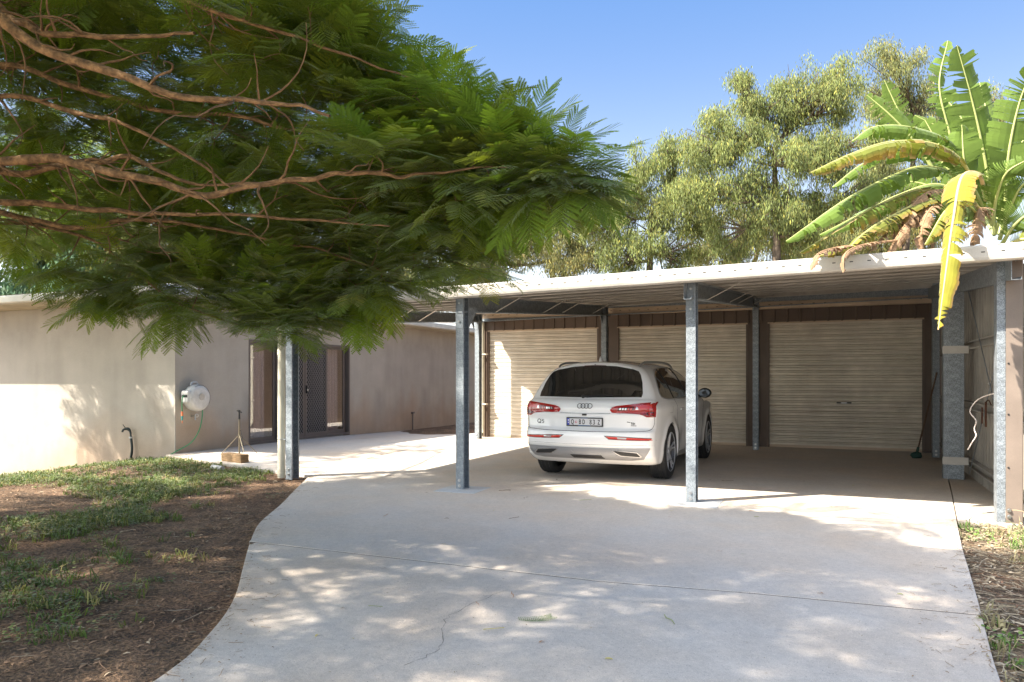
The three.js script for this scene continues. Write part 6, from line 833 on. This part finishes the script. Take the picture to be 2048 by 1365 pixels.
    for (const [x, z] of [[-24.5, -18.3], [-22.5, -18.8], [-26.5, -18.6]]) part(t, 'trunk', tube([V(x, -2.2, z), V(x + 0.2, 1, z), V(x, 3, z)], [0.12, 0.1, 0.06], 7), bark); inst(t, 'crown', cl, phy({ color: lin(1, 1, 1), roughness: 1, transmission: 0.25, thickness: 0, vertexColors: true }), mt, cs);
  }
}

// ---------------------------------------------------------------- lawn, weeds, litter
{
  const r = rngOf(2024); const inPoly = (x, y, poly) => { let c = false; for (let i = 0, j = poly.length - 1; i < poly.length; j = i++) { const [xi, yi] = poly[i], [xj, yj] = poly[j]; if ((yi > y) !== (yj > y) && x < (xj - xi) * (y - yi) / (yj - yi) + xi) c = !c; } return c; };
  const paved = [...driveLeft, [-7.5, 8.44], [-9.0, 8.88], [-10.45, 9.28], [-11, 9.5], [-24, 9.62], [-24, 20], [1.9, 20], [1.95, 8.45], [1.0, 8.19], ...driveRight.slice(4)];
  const free = (X, D) => !inPoly(X, D, paved);
  const cell = (n, x0, x1, d0, d1, keep, make) => { for (let i = 0; i < n; i++) { const X = lerp(x0, x1, r()), D = lerp(d0, d1, r()); if (free(X, D) && keep(X, D)) make(X, D); } };
  // grass tuft: a few bent blades
  const tuft = (seed, n, h, w, spread) => { const q = rngOf(seed), pos = [], col = []; for (let i = 0; i < n; i++) { const a = q() * 6.28, b = V((q() - 0.5) * spread, 0, (q() - 0.5) * spread), d = V(Math.cos(a), 0, Math.sin(a)), H = h * (0.5 + 0.8 * q()), lean = 0.35 + 0.7 * q(), s = V(-d.z, 0, d.x).multiplyScalar(w * (0.7 + 0.6 * q())), k = 0.75 + 0.5 * q(); const m = b.clone().addScaledVector(d, H * lean * 0.4).add(V(0, H * 0.65, 0)), e = b.clone().addScaledVector(d, H * lean).add(V(0, H * (1.05 - 0.35 * lean), 0)); for (const v of [b.clone().sub(s), b.clone().add(s), m.clone().add(s), b.clone().sub(s), m.clone().add(s), m.clone().sub(s), m.clone().sub(s), m.clone().add(s), e]) { pos.push(v.x, v.y, v.z); col.push(k, k, k); } } return raw(pos, col); };
  const weed = (seed) => { const q = rngOf(seed), pos = [], col = []; for (let i = 0; i < 13; i++) { const a = q() * 6.28, R = 0.01 + 0.04 * q(), c = V(Math.cos(a) * R, 0.008 + 0.03 * q(), Math.sin(a) * R), d = V(Math.cos(a), -0.2 + 0.5 * q(), Math.sin(a)).multiplyScalar(0.014 + 0.008 * q()), s = V(-Math.sin(a), 0.2 * (q() - 0.5), Math.cos(a)).multiplyScalar(0.006 + 0.003 * q()), k = 0.75 + 0.5 * q(); const m = c.clone().addScaledVector(d, 0.5); for (const v of [c, m.clone().add(s), m.clone().sub(s), m.clone().add(s), c.clone().add(d), m.clone().sub(s)]) { pos.push(v.x, v.y, v.z); col.push(k, k, k); } } return raw(pos, col); };
  const kinds = [tuft(1, 11, 0.06, 0.0028, 0.06), tuft(2, 9, 0.045, 0.003, 0.05), weed(3), weed(4)], mt = [[], [], [], []], cs = [[], [], [], []];
  const gm = phy({ color: lin(1, 1, 1), roughness: 1, transmission: 0.3, thickness: 0, vertexColors: true });
  const dens = (X, D) => { const t = fbm(X * 0.75 + 11, D * 0.75 + 4, 301, 4), fine = fbm(X * 3, D * 3, 303, 3), away = sstep(4.2, 6.4, D + (t - 0.5) * 4) * 0.42 + 0.02; let edge = 1; { let dm = 9; for (const [ex, ed] of driveLeft) dm = Math.min(dm, Math.hypot(ex - X, ed - D)); edge = sstep(0.4, 1.8, dm + (fine - 0.5) * 1.2); } return clamp(((t - 0.47) * 3.2 + away) * edge * (0.1 + fine * fine * 2.2) - 0.04) * 0.85; };
  const put = (X, D, w, s, c) => { mt[w].push(new THREE.Matrix4().compose(V(X, lawnH(X, D) - 0.004, -D), new THREE.Quaternion().setFromEuler(new THREE.Euler((r() - 0.5) * 0.4, r() * 6.28, (r() - 0.5) * 0.4)), V(s, s, s))); cs[w].push(c); };
  cell(90000, -17, -3, 1.6, 9.6, (X, D) => r() < dens(X, D), (X, D) => { const w = r() < 0.62 ? (r() < 0.5 ? 0 : 1) : r() < 0.5 ? 2 : 3, k = 0.7 + 0.6 * r(), y = r(); put(X, D, w, 0.75 + 0.8 * r(), y > 0.9 ? lin(0.34 * k, 0.30 * k, 0.09 * k) : lin(0.085 * k * (1 + y * 0.7), 0.155 * k, 0.022 * k)); });
  mt.forEach((a, i) => a.length && tag(inst(scene, 'grass', kinds[i], gm, a, cs[i]), 'low patchy lawn grass and weeds between the drive and the house', 'grass', null, 'stuff'));
  // mulch and leaf litter: chips, twigs, curled leaves
  const chip = raw([-0.5, 0, -0.12, 0.5, 0.02, -0.1, 0.42, 0.05, 0.12, -0.5, 0, -0.12, 0.42, 0.05, 0.12, -0.42, 0.08, 0.13]); const curl = (() => { const p = []; for (let i = 0; i < 5; i++) { const f = (k) => { const t = k / 5, w = 0.17 * Math.sin(Math.PI * (0.08 + 0.84 * t)); return [V(t - 0.5, 0.12 * Math.sin(t * 3.1), w + 0.05 * Math.sin(t * 4)), V(t - 0.5, 0.12 * Math.sin(t * 3.1) + 0.05, -w + 0.05 * Math.sin(t * 4))]; }; const [a, b] = f(i), [c, d] = f(i + 1); for (const v of [a, b, c, c, b, d]) p.push(v.x, v.y, v.z); } return raw(p); })(); const stick = tube(spline([V(-0.5, 0.03, 0), V(-0.1, 0.05, 0.05), V(0.2, 0.03, -0.02), V(0.5, 0.05, 0.03)], 6), 0.016, 5);
  const lit = [[chip, [], []], [curl, [], []], [stick, [], []]]; const lm = std({ color: lin(1, 1, 1), roughness: 0.95 });
  const drop = (w, X, y, D, s, c, tilt = 0.5) => { lit[w][1].push(new THREE.Matrix4().compose(V(X, y, -D), new THREE.Quaternion().setFromEuler(new THREE.Euler((r() - 0.5) * tilt, r() * 6.28, (r() - 0.5) * tilt)), V(s, s, s))); lit[w][2].push(c); };
  cell(20000, -12.5, -2.4, 1.5, 9.5, (X, D) => r() < 1.25 - dens(X, D), (X, D) => { const w = r() < 0.62 ? 0 : r() < 0.55 ? 1 : 2, k = 0.5 + 0.9 * r(), pale = r() > 0.86; drop(w, X, lawnH(X, D) + 0.004, D, w === 2 ? 0.05 + 0.12 * r() : 0.018 + 0.035 * r() * r() + (w === 1 ? 0.02 : 0), pale ? lin(0.36 * k, 0.28 * k, 0.19 * k) : lin(0.24 * k, 0.15 * k, 0.09 * k)); });
  // straw and dry leaf litter on the banana side
  cell(16000, 0.55, 4.2, 1.2, 9.5, () => true, (X, D) => { const w = r() < 0.35 ? 0 : r() < 0.4 ? 1 : 2, k = 0.6 + 0.7 * r(); drop(w, X, lawnH(X, D) + 0.006 + 0.02 * r(), D, w === 2 ? 0.06 + 0.14 * r() : 0.025 + 0.05 * r() * r(), r() > 0.75 ? lin(0.22 * k, 0.13 * k, 0.08 * k) : lin(0.44 * k, 0.36 * k, 0.25 * k)); });
  // crumbs of litter swept against the slab edges and the saw cut
  const L2 = smooth2(driveLeft, 90), R2 = smooth2(driveRight.slice(3), 60); for (let i = 0; i < 1500; i++) { const E = r() < 0.65 ? L2 : R2, e = E[Math.floor(r() * (E.length - 1))], sd = E === L2 ? 1 : -1, off = 0.02 + 0.35 * r() ** 3; if (e[1] < 1.8) continue; const w = r() < 0.5 ? 0 : r() < 0.5 ? 1 : 2, k = 0.6 + 0.8 * r(); drop(w, e[0] + sd * off, 0.004, e[1] + (r() - 0.5) * 0.12, w === 2 ? 0.02 + 0.06 * r() : 0.006 + 0.014 * r(), lin(0.26 * k, 0.17 * k, 0.09 * k), 0.15); }
  for (let i = 0; i < 700; i++) { const X = lerp(-4.4, 0.7, r()), D = lerp(2.4, 10, r() * r()), w = r() < 0.6 ? 0 : 1, k = 0.5 + 0.9 * r(); if (free(X, D)) continue; drop(w, X, 0.003, D, 0.004 + 0.009 * r(), lin(0.28 * k, 0.2 * k, 0.1 * k), 0.15); }
  lit.forEach(([g, m, c], i) => tag(inst(scene, 'leaf_litter', g, lm, m, c), 'brown mulch, twigs and dry leaf litter on the bare soil', 'leaf litter', null, 'stuff'));
  const tg = [[], []], tc = [[], []]; cell(3000, 0.7, 4, 2.5, 9.4, (X, D) => fbm(X * 1.6, D * 1.6, 333, 3) > 0.5, (X, D) => { const w = r() < 0.75 ? 0 : 1, k = 0.7 + 0.6 * r(); tg[w].push(new THREE.Matrix4().compose(V(X, lawnH(X, D), -D), new THREE.Quaternion().setFromEuler(new THREE.Euler((r() - 0.5) * 0.9, r() * 6.28, (r() - 0.5) * 0.9)), V(1, 1, 1).multiplyScalar(0.8 + 0.9 * r()))); tc[w].push(r() > 0.3 ? lin(0.36 * k, 0.31 * k, 0.16 * k) : lin(0.14 * k, 0.24 * k, 0.04 * k)); });
  tg.forEach((a, i) => tag(inst(scene, 'dry_grass', kinds[i ? 2 : 0], gm, a, tc[i]), 'dry straw coloured grass on the soil below the banana plant', 'grass', null, 'stuff'));
  // single leaves, pods and twigs lying on the concrete
  const onDrive = (X, D) => inPoly(X, D, [...driveLeft, ...joint, ...driveRight]); const scat = rngOf(515); let made = 0;
  const lg = curl, lmats = [lin(0.42, 0.2, 0.08), lin(0.5, 0.42, 0.12), lin(0.2, 0.13, 0.08), lin(0.26, 0.3, 0.08)].map((c) => std({ color: c, roughness: 0.9 }));
  const cn = ['rust brown', 'pale yellow', 'dark brown', 'olive green'];
  while (made < 64) { const X = lerp(-6, 0.7, scat()), D = 2.6 + 8 * Math.pow(scat(), 1.4); if (!onDrive(X, D)) continue; const tw = scat() < 0.3, ci = Math.floor(scat() * 4), where = D > 8.2 ? 'on the concrete under the carport' : D > 4.9 ? 'on the driveway between the posts and the saw cut joint' : 'on the driveway before the saw cut joint'; const m = part(scene, tw ? 'fallen_twig' : 'fallen_leaf', tw ? stick : lg, lmats[ci]); const s = tw ? 0.06 + 0.1 * scat() : 0.02 + 0.028 * scat(); m.position.set(X, 0.003, -D); m.rotation.y = scat() * 6.28; m.scale.setScalar(s); tag(m, (tw ? 'small bent ' + cn[ci] + ' twig ' : 'small ' + cn[ci] + ' leaf ') + where, tw ? 'twig' : 'leaf', tw ? 'fallen twigs on the driveway' : 'fallen leaves on the driveway'); made++; }
}

renderer.render(scene, camera);
